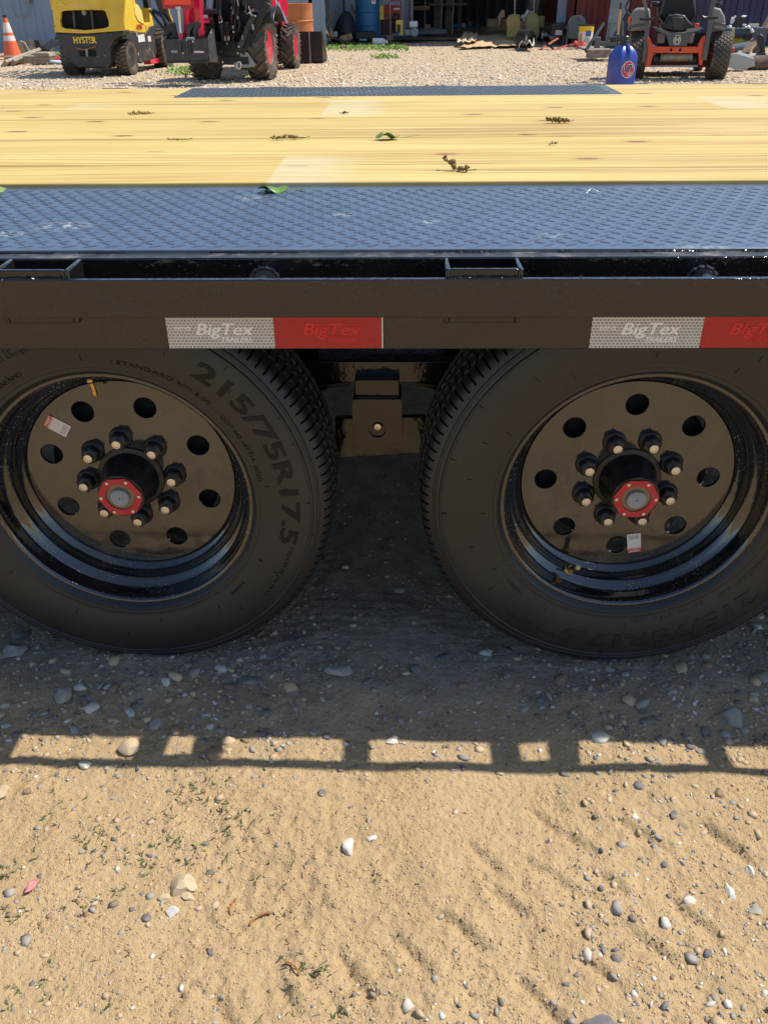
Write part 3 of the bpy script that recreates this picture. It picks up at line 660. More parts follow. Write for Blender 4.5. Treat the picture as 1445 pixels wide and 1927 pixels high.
# ---- tyres
def tyre_prof(fine=True):
    half = [(.232, -.080), (.2405, -.0885), (.2425, -.0925), (.2465, -.0955), (.249, -.0952), (.2535, -.0965), (.2545, -.0978), (.256, -.0976), (.262, -.0995), (.280, -.1035), (.300, -.1055), (.318, -.1055), (.334, -.1035), (.3435, -.1012),
            (.3450, -.1030), (.3475, -.1028), (.349, -.0992), (.3545, -.0972), (.356, -.0985), (.3585, -.0975), (.3595, -.0945), (.3665, -.0912), (.3725, -.0870), (.3772, -.0805), (.3795, -.0740), (.3805, -.0660), (.3812, -.0560),
            (.3722, -.0545), (.3722, -.0475), (.3820, -.0460), (.3828, -.0330), (.3832, -.0215), (.3735, -.0200), (.3735, -.0130), (.3834, -.0115), (.3835, 0)]
    return half+[(r, -h) for r, h in half[-2::-1]]
def make_tyre():
    pr = tyre_prof(); n = 132*6; mb = MB(); mb.lathe(pr, n, closed=False, cap=False, axis='y'); m = len(pr)
    V = np.array(mb.v).reshape(n, m, 3)
    idx = np.arange(n)
    R = np.sqrt(V[..., 0]**2+V[..., 2]**2); A = np.arctan2(V[..., 2], V[..., 0])
    fr = np.array([0, .03, .21, .24, .5, .75]); A = A[:, :1]*0+2*PI*((idx//6)+fr[idx % 6])[:, None]/132*1.0+np.zeros((1, m))
    A = -A
    for k, (r, h) in enumerate(pr):
        ah = abs(h)
        if .061 < ah < .088 and r > .37:
            R[idx % 6 == 1, k] -= .0075; R[idx % 6 == 2, k] -= .0075
        elif ah < .0465 and .0110 < ah and r > .38:
            A[:, k] += (.4 if h > 0 else -.4)*2*PI/132; R[(idx % 6 == 1) | (idx % 6 == 2), k] -= .0038
        if r < .375 and ah < .056 and r > .37 or (ah < .058 and r > .38 and ah > .01):
            V[:, k, 1] += .0011*np.where((idx//3) % 2 == 0, 1, -1)
    V[..., 0] = R*np.cos(A); V[..., 2] = R*np.sin(A)
    mb.v = [tuple(v) for v in V.reshape(-1, 3)]
    return mb.mesh('tyre', 32)
PRr = [q[0] for q in tyre_prof()[:25]]; PRy = [q[1] for q in tyre_prof()[:25]]
def sidewall_text(s, cap, Rb, deg_c, deg_w=None, **k):
    me = text(s, cap/.70, **k); bm = bmesh.new(); bm.from_mesh(me)
    if len(bm.faces): 
        bmesh.ops.subdivide_edges(bm, edges=[e for e in bm.edges if e.calc_length() > cap*.35], cuts=1)
    xs = [v.co.x for v in bm.verts]; W = max(xs)-min(xs); xm = (max(xs)+min(xs))/2
    sc = (math.radians(deg_w)*Rb/W) if deg_w else 1
    for v in bm.verts:
        r = Rb+v.co.y; a = math.radians(deg_c)-(v.co.x-xm)*sc/Rb
        y = float(np.interp(r, PRr, PRy))-.0004-v.co.z
        v.co = (r*math.cos(a), y, r*math.sin(a))
    bm.to_mesh(me); bm.free(); me.shade_smooth(); me.set_sharp_from_angle(angle=.6); return me
TY = make_tyre()
LET = P('raised_lettering', (.009, .009, .0095), .55, ior=1.35); LET2 = P('raised_lettering_dusty', (.017, .0165, .016), .5)
TXT = [('tyre_lettering', sidewall_text('215/75R17.5', .031, .307, 20, 72, th=.0009, bold=.0011)),
       ('tyre_lettering', sidewall_text('RAINIER ST', .026, .312, 116, 60, outline=.00045)),
       ('tyre_lettering', sidewall_text('MADE IN THAILAND', .0085, .270, 127, 24, th=.0005)),
       ('tyre_lettering', sidewall_text('/ STANDARD RIM 6.00', .0075, .268, 64, 37, th=.0005)),
       ('tyre_lettering', sidewall_text('DOT 045 18TY14', .0075, .264, 29, 21, th=.0005)),
       ('tyre_lettering', sidewall_text('(4725)', .0080, .262, 13, 7, th=.0005)),
       ('tyre_lettering', sidewall_text('135/133 M (16 PLY)', .0075, .318, -28, 22, th=.0005)),
       ('tyre_lettering', sidewall_text('WARNING', .0060, .272, -44, 9, th=.0004))]
tk = MB(); rs_ = np.random.RandomState(6)
for r0_, n_ in ((.268, 12), (.300, 16), (.338, 22)):
    for k in range(n_):
        a = 2*PI*(k+rs_.uniform(-.3, .3))/n_; ca, sa = math.cos(a), math.sin(a); rb = r0_+rs_.uniform(-.006, .006); e = rs_.uniform(-.25, .25)
        pa = (rb*ca, float(np.interp(rb, PRr, PRy))-.0006, rb*sa); rb2 = rb+.010; a2 = a+e*.02; pb = (rb2*math.cos(a2), float(np.interp(rb2, PRr, PRy))-.0006, rb2*math.sin(a2)); tk.bar(pa, pb, .0007, .0012)
VENT = tk.mesh('vent_marks', 0)
RIMP = [(.2395, -.076), (.2398, -.082), (.2380, -.0858), (.2345, -.0866), (.2312, -.0845), (.2290, -.0790), (.2268, -.0700), (.2260, -.0590), (.2238, -.0520), (.2170, -.0470), (.2110, -.0430), (.2085, -.0370), (.2078, -.0260), (.2060, -.0180), (.1990, -.0135), (.1948, -.0090), (.1925, -.0040), (.1920, .004), (.1915, .03), (.205, .05), (.215, .065), (.228, .078), (.239, .085)]
RIM = MB().lathe(RIMP, 120, cap=False, axis='y').mesh('wheel', 50)
HOLE0, LUG0 = math.radians(116.4), math.radians(93.9)
DISC = xf(plate2d(circ(0, 0, .1918, 128), [circ(.1486*math.cos(HOLE0+k*PI/4), .1486*math.sin(HOLE0+k*PI/4), .0212, 36) for k in range(8)]+[circ(0, 0, .05, 40)], .006, .0009), UP)
HUB = MB().lathe([(.0, .02), (.062, .02), (.0625, -.0095), (.0615, -.0125), (.058, -.0135), (.053, -.0145), (.0495, -.020), (.0475, -.034), (.046, -.046), (.0445, -.049), (.0435, -.060), (.0430, -.075), (.0415, -.0795), (.036, -.0805), (.0, -.0805)], 56, axis='y').mesh('hub', 28)
HEX = xf(plate2d(rrect(0, 0, .001, .001, .0001) if False else [(.0395*math.cos(a)+.0, .0395*math.sin(a)) for a in [k*PI/3+s*.13 for k in range(6) for s in (-1, 1)]], [circ(0, 0, .0265, 36)], .0025, .0003), UP)
WIN = MB().lathe([(.0262, -.0806), (.0262, -.0815), (.0235, -.0822), (.0190, -.0822), (.0, -.0822)], 32, axis='y').mesh('oil_window', 40)
PLUG = MB().lathe([(.0165, -.0822), (.0170, -.0875), (.0160, -.0888), (.0, -.0890)], 32, axis='y').mesh('plug', 40)
PLUGM = P('grey_plug', (.27, .28, .30), .5, 0, .15, 60)
dot = MB().cyl((0, -.0888, 0), (0, -.0896, 0), .0014, n=10).mesh('plug_vent')
SCREW = MB().lathe([(.0, -.0862), (.0028, -.0860), (.0036, -.0848), (.0036, -.083)], 12, axis='y').mesh('ring_screw')
NUT = MB().lathe([(.0212, -.008), (.0212, -.0112), (.0195, -.0128), (.0195, -.0150), (.0175, -.0162)], 28, axis='y'); NUT.lathe([(.0172, -.0155), (.0165, -.030), (.0135, -.0325), (.0, -.0325)], 6, axis='y')
NUT = NUT.mesh('lug_nut', 30)
STUD = MB().lathe([(.0086, -.031), (.0086, -.0385), (.0078, -.0405), (.0055, -.0408), (.0050, -.0400), (.0, -.0400)], 20, axis='y').mesh('stud', 40)
DRUM = MB().lathe([(.0, .02), (.155, .025), (.160, .035), (.160, .135), (.150, .14), (.0, .14)], 40, axis='y').mesh('brake_drum', 40)
VALV = MB().lathe([(.0075, 0), (.0085, .002), (.0085, .005), (.006, .007), (.0055, .010)], 6); VALV.lathe([(.0042, .010), (.0042, .022), (.0048, .0225), (.0048, .030), (.0040, .0315), (.0, .032)], 14)
VALV = VALV.mesh('valve_stem', 40)
BRASS = P('brass', (.55, .36, .12), .3, 1., .2, 40)
CREAM = P('sticker_white', (.70, .62, .58), .5, 0, .05, 30); STKR = P('sticker_red', (.60, .06, .06), .45, 0, .08, 30); INK = P('print_black', (.04, .035, .035), .6, 0, .1, 40)
REDR = P('red_anodised', (.52, .012, .03), .35, 0, .12, 40, dirt=sr(140, 110, 95), da=.25, ds=60)
WIND = P('amber_window', (.16, .115, .06), .25, 0, .3, 60, coat=.8)
def wheel(x, Y, tyre_rot, rim_rot, hexa, valve, stick, flip=False, full=True):
    w_ = link('wheel', RIM, GBW, TR, (x, Y-2.4, AXZ), (0, 0, PI if flip else 0))
    r = lambda deg: (0, -math.radians(deg), 0)
    t = link('tyre', TY, RUB, w_, rot=r(tyre_rot))
    link('disc', DISC, GBD, w_, (0, -.005, 0), r(rim_rot)); link('hub', HUB, MATTE, w_); link('brake_drum', DRUM, VOID, w_)
    for k in range(8):
        a = LUG0+math.radians(rim_rot)+k*PI/4; L = (.08255*math.cos(a), 0, .08255*math.sin(a)); sp = random.uniform(0, 60)
        link('lug_nut', NUT, MATTE, w_, L, r(sp)); link('wheel_stud', STUD, STEEL, w_, L)
    if not full: return
    link('vent_marks', VENT, P('raised_lettering', 0), w_, rot=r(tyre_rot), kind='stuff')
    link('hub_ring', HEX, REDR, w_, (0, -.0825, 0), r(hexa)); link('oil_window', WIN, WIND, w_); link('hub_plug', PLUG, PLUGM, w_); link('plug_vent', dot, INK, w_)
    for k in range(6):
        a = math.radians(hexa)+k*PI/3; link('ring_screw', SCREW, STEEL, w_, (.0345*math.cos(a), 0, .0345*math.sin(a)))
    for nm, me in TXT:
        if tyre_rot: me = me.copy(); me.materials.clear()
        link(nm, me, LET2 if tyre_rot else LET, w_, rot=r(tyre_rot))
    va, vout = valve; a = math.radians(va)
    v = link('valve_stem', VALV, None, w_, (.2105*math.cos(a), -.035, .2105*math.sin(a)))
    v.data = VALV.copy() if vout > .5 else VALV; v.data.materials.append(STEEL if vout > .5 else BRASS); v.scale = (1.25,)*3 if vout > .5 else (1, 1, 1)
    d = Vector((-math.cos(a)*.9, -vout, -math.sin(a)*.9)).normalized(); v.rotation_euler = d.to_track_quat('Z', 'Y').to_euler()
    sa, srr, srot, up = stick; a = math.radians(sa)
    st = MB().box((0, 0, 0), (.026, .0006, .043)).mesh('sticker', 0)
    s_ = link('sticker', st, CREAM, w_, (srr*math.cos(a), -.0101, srr*math.sin(a)), (0, -math.radians(srot), 0))
    link('sticker_band', MB().box((0, -.0006, .0175), (.026, .0006, .008)), STKR, s_)
    link('sticker_print', xf(text('TREDIT', .0062, .0002, .1, .0002, width=.021), Matrix.Translation((0, -.0011, .0175)) @ UP), CREAM, s_)
    mb = MB()
    for q in range(6): mb.box((0, -.0005, -.0098-.0016*q), (.021 if q % 2 else .019, .0003, .0007))
    mb.box((0, -.0005, .0115), (.023, .0003, .0008)); link('sticker_lines', mb, P('print_grey', (.35, .32, .31), .6), s_)
wheel(AX[0], YW, 0, 0, 3, (98, .05), (138, .158, 57, 1))
wheel(AX[1], YW, -94, 19.6, 0, (244, .9), (-76.5, .147, 190, 1))
wheel(AX[0], 2*2.413-YW, 20, 0, 0, None, None, True, False); wheel(AX[1], 2*2.413-YW, 70, 5, 0, None, None, True, False)
# conspicuity tape with printed lettering
TW, TRD = m_tape('reflective_white', False), m_tape('reflective_red', True)
PW_ = P('tape_print_white', (.88, .87, .84), .4, 0, .04, 20); PR_ = P('tape_print_red', (.68, .012, .02), .35, 0, .04, 20)
def tape(xa, xb, mat, prm, name, lx):
    mb = MB().box(((xa+xb)/2, 1.2153, .7015), (xb-xa, .0008, .0505)); o = tp(name, mb, mat)
    cx = lx if lx else (xa+xb)/2+.004
    link('tape_lettering', xf(fat(text('BigTex', .0255, .0002, .25, 0, width=.087), .0007), Matrix.Translation((cx, 1.2146, .7055)) @ UP), prm, o)
    link('tape_lettering', xf(fat(text('TRAILERS', .0105, .0002, .25, 0, width=.046), .0003), Matrix.Translation((cx+.018, 1.2146, .6895)) @ UP), prm, o)
    if prm is PW_:
        link('tape_lettering', xf(text('DOT-C2', .0066, .0002, 0, .0002), Matrix.Translation((xa+.024, 1.2146, .7075)) @ UP), prm, o)
TX = lambda px: At(px, 628, 1.216).x
a0, a1, a2 = TX(316), TX(516.5), TX(718); b0, b1 = TX(1111), TX(1319)
tape(a0, a1, TW, PW_, 'reflective_tape', None); tape(a1+.0003, a2, TRD, PR_, 'reflective_tape', None)
tape(b0, b1, TW, PW_, 'reflective_tape', None); tape(b1+.0003, b1+.155, TRD, PR_, 'reflective_tape', None)
for k in (-2, 2): tape(b0+k*1.22, b1+k*1.22, TW, PW_, 'reflective_tape', None)
tp('warning_strip', MB().box(((a2+.0012), 1.2153, .7015), (.0014, .0008, .0505)), PW_)
# chalk tick on the near plate
ck = MB()
for (q0, q1) in (((1103, 363), (1112, 354)), ((1112, 354), (1127, 361))):
    A_, B_ = G(*q0, .8172), G(*q1, .8172); ck.bar(A_, B_, .0022, .0005)
tp('chalk_tick', ck, P('chalk', (.7, .72, .70), .9))
# ---- bits lying on the deck
CAT = P('catkin_brown', (.22, .14, .045), .8, 0, .45, 200); CATY = P('catkin_tan', (.36, .23, .09), .8, 0, .4, 200); TWIG = P('twig', (.13, .10, .04), .8, 0, .3, 90)
LEAFG = P('leaf_green', (.12, .24, .04), .45, 0, .35, 60); LEAFP = P('leaf_light', (.25, .36, .10), .5, 0, .3, 60)
def catkin(px, py, L, rz, label, tilt=0, mat=CAT, n=26, seed=0, z=.8245, r=.0038):
    rs = np.random.RandomState(seed); p = G(px, py, z); mb = MB()
    for i in range(n):
        u = i/(n-1)-.5; rr = r*(1.15-abs(u)*.8)*rs.uniform(.7, 1.2)
        q = rs.normal(size=3)*r*.7; mb.blob((u*L+q[0], q[1], rr*.9+abs(q[2])+max(0, -u)*L*tilt), (rr, rr, rr), 1, .15, seed*50+i)
    o = solo('catkin', mb, mat, label, 'catkin', (p.x, p.y, p.z), (0, 0, rz), 'dry catkins dropped on the planks')
    link('stem', MB().tube([(-L*.5, 0, .002+.5*L*tilt), (0, .0015, .003), (L*.55, 0, .003), (L*.75, .003, .005)], .0009, 5), TWIG, o); return o
catkin(263, 216, .060, .1, 'small tan catkin on the far left planks', 0, CATY, 20, 1)
catkin(335, 264, .050, -.1, 'thin dark bent catkin on the planks left of the clustered one', 0, TWIG, 10, 2, r=.0022)
catkin(541, 262, .075, .12, 'plump seed catkin with a knob on top in the middle of the planks', 0, CAT, 30, 3)
catkin(1048, 231, .062, .1, 'bushy brown catkin on the planks at the right', .15, CAT, 34, 4, r=.0046)
catkin(858, 321, .058, -.5, 'upright leaning brown catkin nearest the tread plate', .65, CAT, 30, 5, r=.0042)
catkin(1039, 273, .020, .4, 'tiny dark seed crumb on the right planks', 0, TWIG, 5, 6, r=.0024)
catkin(647, 215, .022, .4, 'small dark crumb on the pale patch near the far plate', .2, TWIG, 5, 7, r=.003)
def leaf(px, py, L, W_, rz, mats, label, z=.8245, seed=0, cup=.25, stem=True):
    p = G(px, py, z); rs = np.random.RandomState(seed); n = 12; mb = MB(); vs = []
    for i in range(n+1):
        u = i/n; ww = W_*math.sin(PI*min(1, u*1.02))**.8*(1-.25*u)*(1+.12*math.sin(i*2.7)); zz = .004+cup*L*(.5*math.sin(u*PI*1.3)**2)*.5
        for s in (-1, -.5, 0, .5, 1): vs.append(((u-.5)*L, s*ww, zz+abs(s)*ww*.55*math.sin(u*5+s+seed)+.0015))
    fs = [(i*5+k, i*5+k+1, i*5+k+6, i*5+k+5) for i in range(n) for k in range(4)]
    mb.add(vs, fs); o = solo('leaf', mb.mesh('leaf', 80), mats, label, 'leaf', (p.x, p.y, p.z), (0, 0, rz), None)
    so_ = o.modifiers.new('thickness', 'SOLIDIFY'); so_.thickness = .0004
    if stem: link('stem', MB().tube([(L*.45, 0, .003), (L*.8, .004, .004), (L*1.35, .012, .006)], .0007, 5), LEAFP, o)
    return o
leaf(730, 262, .062, .019, .15, LEAFG, 'green curled leaf with a long stalk in the middle of the planks')
leaf(515, 361, .060, .020, -.05, LEAFG, 'crumpled green leaf lying on the edge of the near tread plate', .8172, 2, .3)
leaf(0, 363, .03, .010, .4, LEAFP, 'pale leaf tip on the tread plate at the left edge', .8172, 3, stem=False)
q = G(62, 1670); leaf(62, 1670, .028, .006, 1.1, P('leaf_pink', (.60, .20, .20), .5, 0, .2, 60), 'small pink leaf lying on the sand at the left', hz(q.x, q.y)+.003, 4, .1, False)
for i, (px, py, L, rz, lab) in enumerate(((495, 1738, .034, .6, 'curved rust brown catkin on the sand left of the two other catkins'), (543, 1828, .028, -.7, 'short rust brown catkin on the sand near the bottom middle'), (447, 1708, .026, 1.4, 'faded thin catkin on the sand above the curved one'))):
    q = G(px, py); z = hz(q.x, q.y)+.002; mb = MB(); n = 18
    for k in range(n):
        u = k/(n-1); a = (u-.5)*1.8; mb.blob((L*.6*math.sin(a), L*.4*math.cos(a), .002), (.0019, .0019, .0017), 1, .2, k)
    solo('catkin', mb, P('catkin_rust', (.38, .18, .06), .85, 0, .4, 200), lab, 'catkin', (q.x, q.y, z), (0, 0, rz), 'rust coloured catkins fallen on the sand')
# ================================================================== YARD
class Veh:
    """a thing placed by its ground point and heading; L()/LX() give local points on its own planes"""
    def __init__(s, name, label, cat, x, y, rz, group=None, z=0):
        s.o = thing(name, label, cat, (x, y, z), rz, group); s.M = Matrix.Translation((x, y, z)) @ Matrix.Rotation(rz, 4, 'Z'); s.I = s.M.inverted()
    def _pl(s, px, py, k, v):
        o = s.I @ Vector((0, 0, CZ)); d = s.I.to_3x3() @ Vector(ray(px, py)); t = (v-o[k])/d[k]; return o+d*t
    def L(s, px, py, ly=0): return s._pl(px, py, 1, ly)
    def LX(s, px, py, lx): return s._pl(px, py, 0, lx)
    def xz(s, pts, ly=0): return [(lambda q: (q.x, q.z))(s.L(a, b, ly)) for a, b in pts]
    def yz(s, pts, lx): return [(lambda q: (q.y, q.z))(s.LX(a, b, lx)) for a, b in pts]
    def p(s, name, mb, mat, parent=None, **k): return link(name, mb, mat, parent or s.o, **k)
    def face(s, x0, y0, x1, y1, ly, dep, mb=None):
        a, b = s.L(x0, y0, ly), s.L(x1, y1, ly); mb = mb or MB()
        return mb.box(((a.x+b.x)/2, ly+dep/2, (a.z+b.z)/2), (abs(b.x-a.x), abs(dep), abs(a.z-b.z)))
    def seg(s, a, b, ly, w, h, mb=None, ly2=None):
        mb = mb or MB(); return mb.bar(s.L(*a, ly), s.L(*b, ly if ly2 is None else ly2), w, h, (0, 1, 0))
def ytyre(R, W, rim, kind, n=40):
    mb = MB(); w = W/2
    mb.lathe([(rim, -w*.72), (rim+.02, -w*.86), ((R+rim)/2, -w), (R*.93, -w*.92), (R*.955, -w*.75), (R*.96, 0), (R*.955, w*.75), (R*.93, w*.92), ((R+rim)/2, w), (rim+.02, w*.86), (rim, w*.72)], 56, closed=True, axis='x')
    if kind == 'lug':
        N = 17
        for k in range(N):
            for sd_ in (-1, 1):
                a = 2*PI*(k+.5*(sd_ > 0))/N
                T = Matrix.Rotation(a, 4, 'X') @ Matrix.Translation((sd_*w*.48, 0, R*.965)) @ Matrix.Rotation(sd_*.72, 4, 'Z')
                mb.box((0, 0, 0), (w*1.25, R*.115, R*.10), None, T)
                T = Matrix.Rotation(a+sd_*0+.10, 4, 'X') @ Matrix.Translation((sd_*w*.93, 0, R*.93)); mb.box((0, 0, 0), (w*.2, R*.12, R*.10), (0, 0, 0), T)
    elif kind == 'turf':
        N = 30
        for k in range(N):
            for j in range(6):
                a = 2*PI*(k+.5*(j % 2))/N; x = (j-2.5)/2.5*w*.80
                T = Matrix.Rotation(a, 4, 'X') @ Matrix.Translation((x, 0, R*(.972-.02*(abs(j-2.5) > 2)))) @ Matrix.Rotation(.35, 4, 'Z')
                mb.box((0, 0, 0), (w*.27, 2*PI*R/N*.68, R*.06), None, T)
    else:
        N = 26
        for k in range(N):
            for sd_ in (-1, 1):
                a = 2*PI*(k+.5*(sd_ > 0))/N
                T = Matrix.Rotation(a, 4, 'X') @ Matrix.Translation((sd_*w*.5, 0, R*.965)) @ Matrix.Rotation(sd_*.25, 4, 'Z')
                mb.box((0, 0, 0), (w*.95, 2*PI*R/N*.66, R*.07), None, T)
    return mb.mesh('tyre', 30)
def yrim(rim, W, dish=.4):
    w = W/2*.72; mb = MB()
    mb.lathe([(rim+.012, w+.004), (rim, w+.004), (rim*.93, w*.8), (rim*.88, w*dish), (rim*.45, w*(dish+.1)), (rim*.42, w*(dish+.25)), (rim*.3, w*(dish+.3)), (0, w*(dish+.3))], 36, axis='x')
    mb.lathe([(rim+.012, -w-.004), (rim, -w-.004), (rim*.93, -w*.8), (rim*.9, 0), (rim*.88, w*dish-.004)], 36, axis='x', cap=False)
    for k in range(6): a = k*PI/3; mb.cyl((w*(dish+.1), rim*.6*math.cos(a), rim*.6*math.sin(a)), (w*(dish+.1)+.02, rim*.6*math.cos(a), rim*.6*math.sin(a)), .012, n=6)
    return mb.mesh('wheel', 35)
def ywheel(v, tm, rm, rmat, x, y, R, left=False, spin=0.):
    w_ = link('wheel', rm, rmat, v.o, (x, y, R), (spin, 0, PI if left else 0)); link('tyre', tm, RUBY, w_); return w_

# ------------------------------------------------------------------ metal building on the left
def corr(x0, x1, z0, z1, Y, pitch=.23, dep=.03, duty=.22, th=0.):
    """ribbed sheet wall facing -Y"""
    mb = MB(); xs = []; x = x0
    while x < x1:
        xs += [(x, 0), (x+pitch*(1-duty-.16), 0), (x+pitch*(1-duty-.06), -dep), (x+pitch*(1-.10), -dep)]; x += pitch
    vs = [(a, Y+b, z) for a, b in xs for z in (z0, z1)]
    mb.add(vs, [(2*i, 2*i+2, 2*i+3, 2*i+1) for i in range(len(xs)-1)]); return mb
BLUEW = P('blue_grey_sheet_metal', (.215, .295, .385), .42, .0, .10, 1.2, dirt=sr(140, 135, 125), da=.35, ds=1.2)
WHITEW = P('white_sheet_metal', (.42, .47, .52), .45, 0, .1, 1.2, dirt=sr(140, 130, 115), da=.25, ds=1.2)
yb = 21.35
b = thing('metal_building', 'blue grey ribbed metal building behind the forklift at the left', 'building', (-10, yb, 0))
def bp(name, mb, mat, par=None, **k): return link(name, mb, mat, par or b, () and 0 or ((10, -yb, 0) if par is None else (0, 0, 0)), **k)
bp('wall', corr(-24, -2.15, 0, 3.3, yb, .42), BLUEW)
bp('wall', MB().box((-13, yb+.1, 1.6), (22, .04, 3.2)), VOID)
bp('roof', MB().prism([(yb-.2, 3.3), (yb+9, 3.9), (yb+9, 4.0), (yb-.2, 3.4)], -24.2, -2.0, 'yz'), WHITEW)
bp('wall', MB().box((-2.1, yb+4.5, 1.65), (.08, 9, 3.3)), WHITEW)
a = At(17, -40, yb-.06); c_ = At(48, 0, yb-.06)
cp = [At(x_, y_, yb-.08) for x_, y_ in ((17, -60), (18, -20), (19, 8), (22, 22), (29, 31), (38, 33), (47, 30), (52, 24), (53, 12))]
bp('conduit', MB().tube(cp, .011, 8), GALV)
q = At(52, -2, yb-.09); bp('outlet_box', MB().box((q.x, q.y, q.z+.05), (.10, .07, .30)), P('grey_box', (.25, .23, .21), .6), bevel=.005)
# ------------------------------------------------------------------ open shed in the middle
s = thing('open_shed', 'dark open fronted timber shed in the middle of the yard back', 'shed', (1.0, 23.6, 0))
def spn(name, mb, mat, par=None, **k): return link(name, mb, mat, par or s, (-1.0, -23.6, 0) if par is None else (0, 0, 0), **k)
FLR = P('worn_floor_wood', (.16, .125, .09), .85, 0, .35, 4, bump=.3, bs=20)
x0 = -2.0; fl = []
for i in range(26):
    yy = 23.7+i*.26
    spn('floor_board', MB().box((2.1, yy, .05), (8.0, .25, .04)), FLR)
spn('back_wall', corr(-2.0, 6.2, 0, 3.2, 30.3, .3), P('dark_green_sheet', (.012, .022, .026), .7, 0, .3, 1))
spn('roof', MB().prism([(22.2, 2.75), (30.5, 3.3), (30.5, 3.4), (22.2, 2.85)], -2.05, 6.3, 'yz'), GALV)
spn('side_panel', corr(-2.1, At(770, 40, 24.7).x, 0, 2.8, 24.75, .19, .02), WHITEW)
for px, w_, m in ((648, .05, DKSTEEL), (770, .06, BWOOD)):
    q = At(px, 40, 24.6); spn('post', MB().box((q.x, 24.6, 1.4), (w_, .08, 2.8)), m)
q = At(1056, 40, 22.5); spn('post', MB().box((q.x, 22.5, 1.38), (.235, .10, 2.76)), P('pale_blue_post', (.36, .42, .50), .5, 0, .1, 3), bevel=.006, label='wide pale blue grey front post')
for px0, px1, Y in ((816, 832, 26.5), (838, 851, 26.5), (862, 868, 27)):
    qa, qb = At(px0, 30, Y), At(px1, 30, Y); spn('stud', MB().box(((qa.x+qb.x)/2, Y, 1.4), (qb.x-qa.x, .10, 2.7)), BWOOD)
for px in (799, 830, 852): q = At(px, 30, 25.2); spn('thin_pole', MB().cyl((q.x, 25.2, .07), (q.x+.03, 25.3, 2.6), .013, n=6), OWOOD)
q = At(820, 8, 26.2); spn('shelf', MB().box((q.x, 26.2, q.z), (1.6, .4, .05)), BWOOD)
# ------------------------------------------------------------------ containers at the right
def container(name, label, px0, px1, Y, mat, dep=6.):
    xa, xb = At(px0, 60, Y).x, At(px1, 60, Y).x; c0 = (xa+xb)/2; o = thing(name, label, 'container', (c0, Y, 0)); W_ = (xb-xa)
    link('wall', corr(-W_/2, W_/2, .12, 2.55, 0, .27, .035, .42), mat, o)
    link('side_wall', MB().box((-W_/2+.02, dep/2, 1.35), (.05, dep, 2.45)), mat, o)
    link('side_wall', MB().box((W_/2+.04, dep/2, 1.35), (.05, dep, 2.45)), mat, o)
    link('roof', MB().box((0, dep/2, 2.6), (W_+.1, dep+.1, .08)), mat, o); link('sill', MB().box((0, .02, .06), (W_, .1, .14)), mat, o)
    link('floor', MB().box((0, dep/2, .10), (W_-.1, dep-.1, .1)), VOID, o)
container('shipping_container', 'dark red ribbed steel container behind the mower', 1076, 1290, 21.4, P('container_red', (.17, .022, .018), .55, 0, .25, 2, dirt=sr(80, 60, 50), da=.4, ds=1.5))
container('shipping_container', 'dark navy blue steel container at the right edge', 1293, 1720, 20.6, P('container_navy', (.018, .022, .075), .55, 0, .25, 2, dirt=sr(60, 60, 70), da=.3, ds=1.5))
q0, q1 = G(1165, 88), At(1172, -30, 20.9); solo('steel_strip', MB().bar((q0.x-.25, 20.2, .0), (q1.x+.05, 21.2, 1.7), .40, .05, (0, 1, 0)), P('dark_blue_steel', (.016, .028, .045), .5, 0, .4, 5, dirt=sr(90, 100, 110), da=.4), 'wide dark blue plank leaning against the red container', 'plank')
# ------------------------------------------------------------------ forklift
f = Veh('forklift', 'yellow and black forklift seen from behind with scuffed counterweight', 'forklift', -4.83, 14.42, -.075)
cw = f.xz([(104, 61), (160, 63), (232, 57), (230, 66), (216, 73), (208, 88), (208, 118), (204, 127), (200, 128.5), (147, 128.5), (136, 121), (122, 104), (116, 84), (106, 74)], 0)
f.p('counterweight', MB().prism(cw, 0, .30, 'xz'), FKB, bevel=.025)
f.p('chassis', MB().box((0, .95, .34), (.62, 1.5, .30)), FKB, bevel=.01)
hole = [(lambda q: (q.x, q.z))(f.L(a_, b_, 0)) for a_, b_ in ((116, 22), (122, 19.5), (160, 17), (195, 18.5), (200, 21), (206, 38), (207, 48), (203, 52), (196, 54), (160, 57.5), (122, 54), (116, 50), (114, 40))]
outl = f.xz([(100, -14), (236, -16), (235, 0), (233, 40), (233, 57), (160, 62.5), (105, 60), (101, 20)], 0)
cm = plate2d(outl, [hole[::-1]], .05, .004); cm = xf(cm, UP)
cow = f.p('rear_cowl', cm, YEL, loc=(0, .012, 0))
f.p('radiator_recess', MB().box((0, .36, .82), (.90, .5, .44)), VOID)
[f.p('grille_bar', f.seg(a_, b_, .05, .035, .03), FKB, cow) for a_, b_ in (((138, 18), (142, 57)), ((172, 18), (176, 55)))]
l = f.L(158, 24, .06); f.p('rear_lamp', MB().lathe([(.0, 0), (.03, .0), (.038, .02), (.038, .05)], 16, Matrix.Translation(l), axis='y'), GALV)
sidey = [(-.01, f.LX(233, 57, .53).z), (-.01, 1.12), (.25, 1.12), (.42, 1.02)]
sd1 = f.yz([(276, 62), (272, 42), (262, 10), (256, 6), (250, -12), (236, -14), (234, 57)], .53)
for sg in (1, -1): f.p('side_cover', MB().prism(sd1, sg*.49, sg*.53, 'yz'), YEL, bevel=.008)
pn = f.yz([(271, 46), (266, 20), (259, 10), (252, 9), (254, 28), (260, 40)], .53)
f.p('side_panel', MB().prism(pn, .531, .541, 'yz'), P('forklift_yellow_light', (.85, .62, .16), .5, 0, .08, 5), bevel=.004)
f.p('hood', MB().box((0, .5, 1.0), (.98, .9, .22)), YEL, bevel=.02)
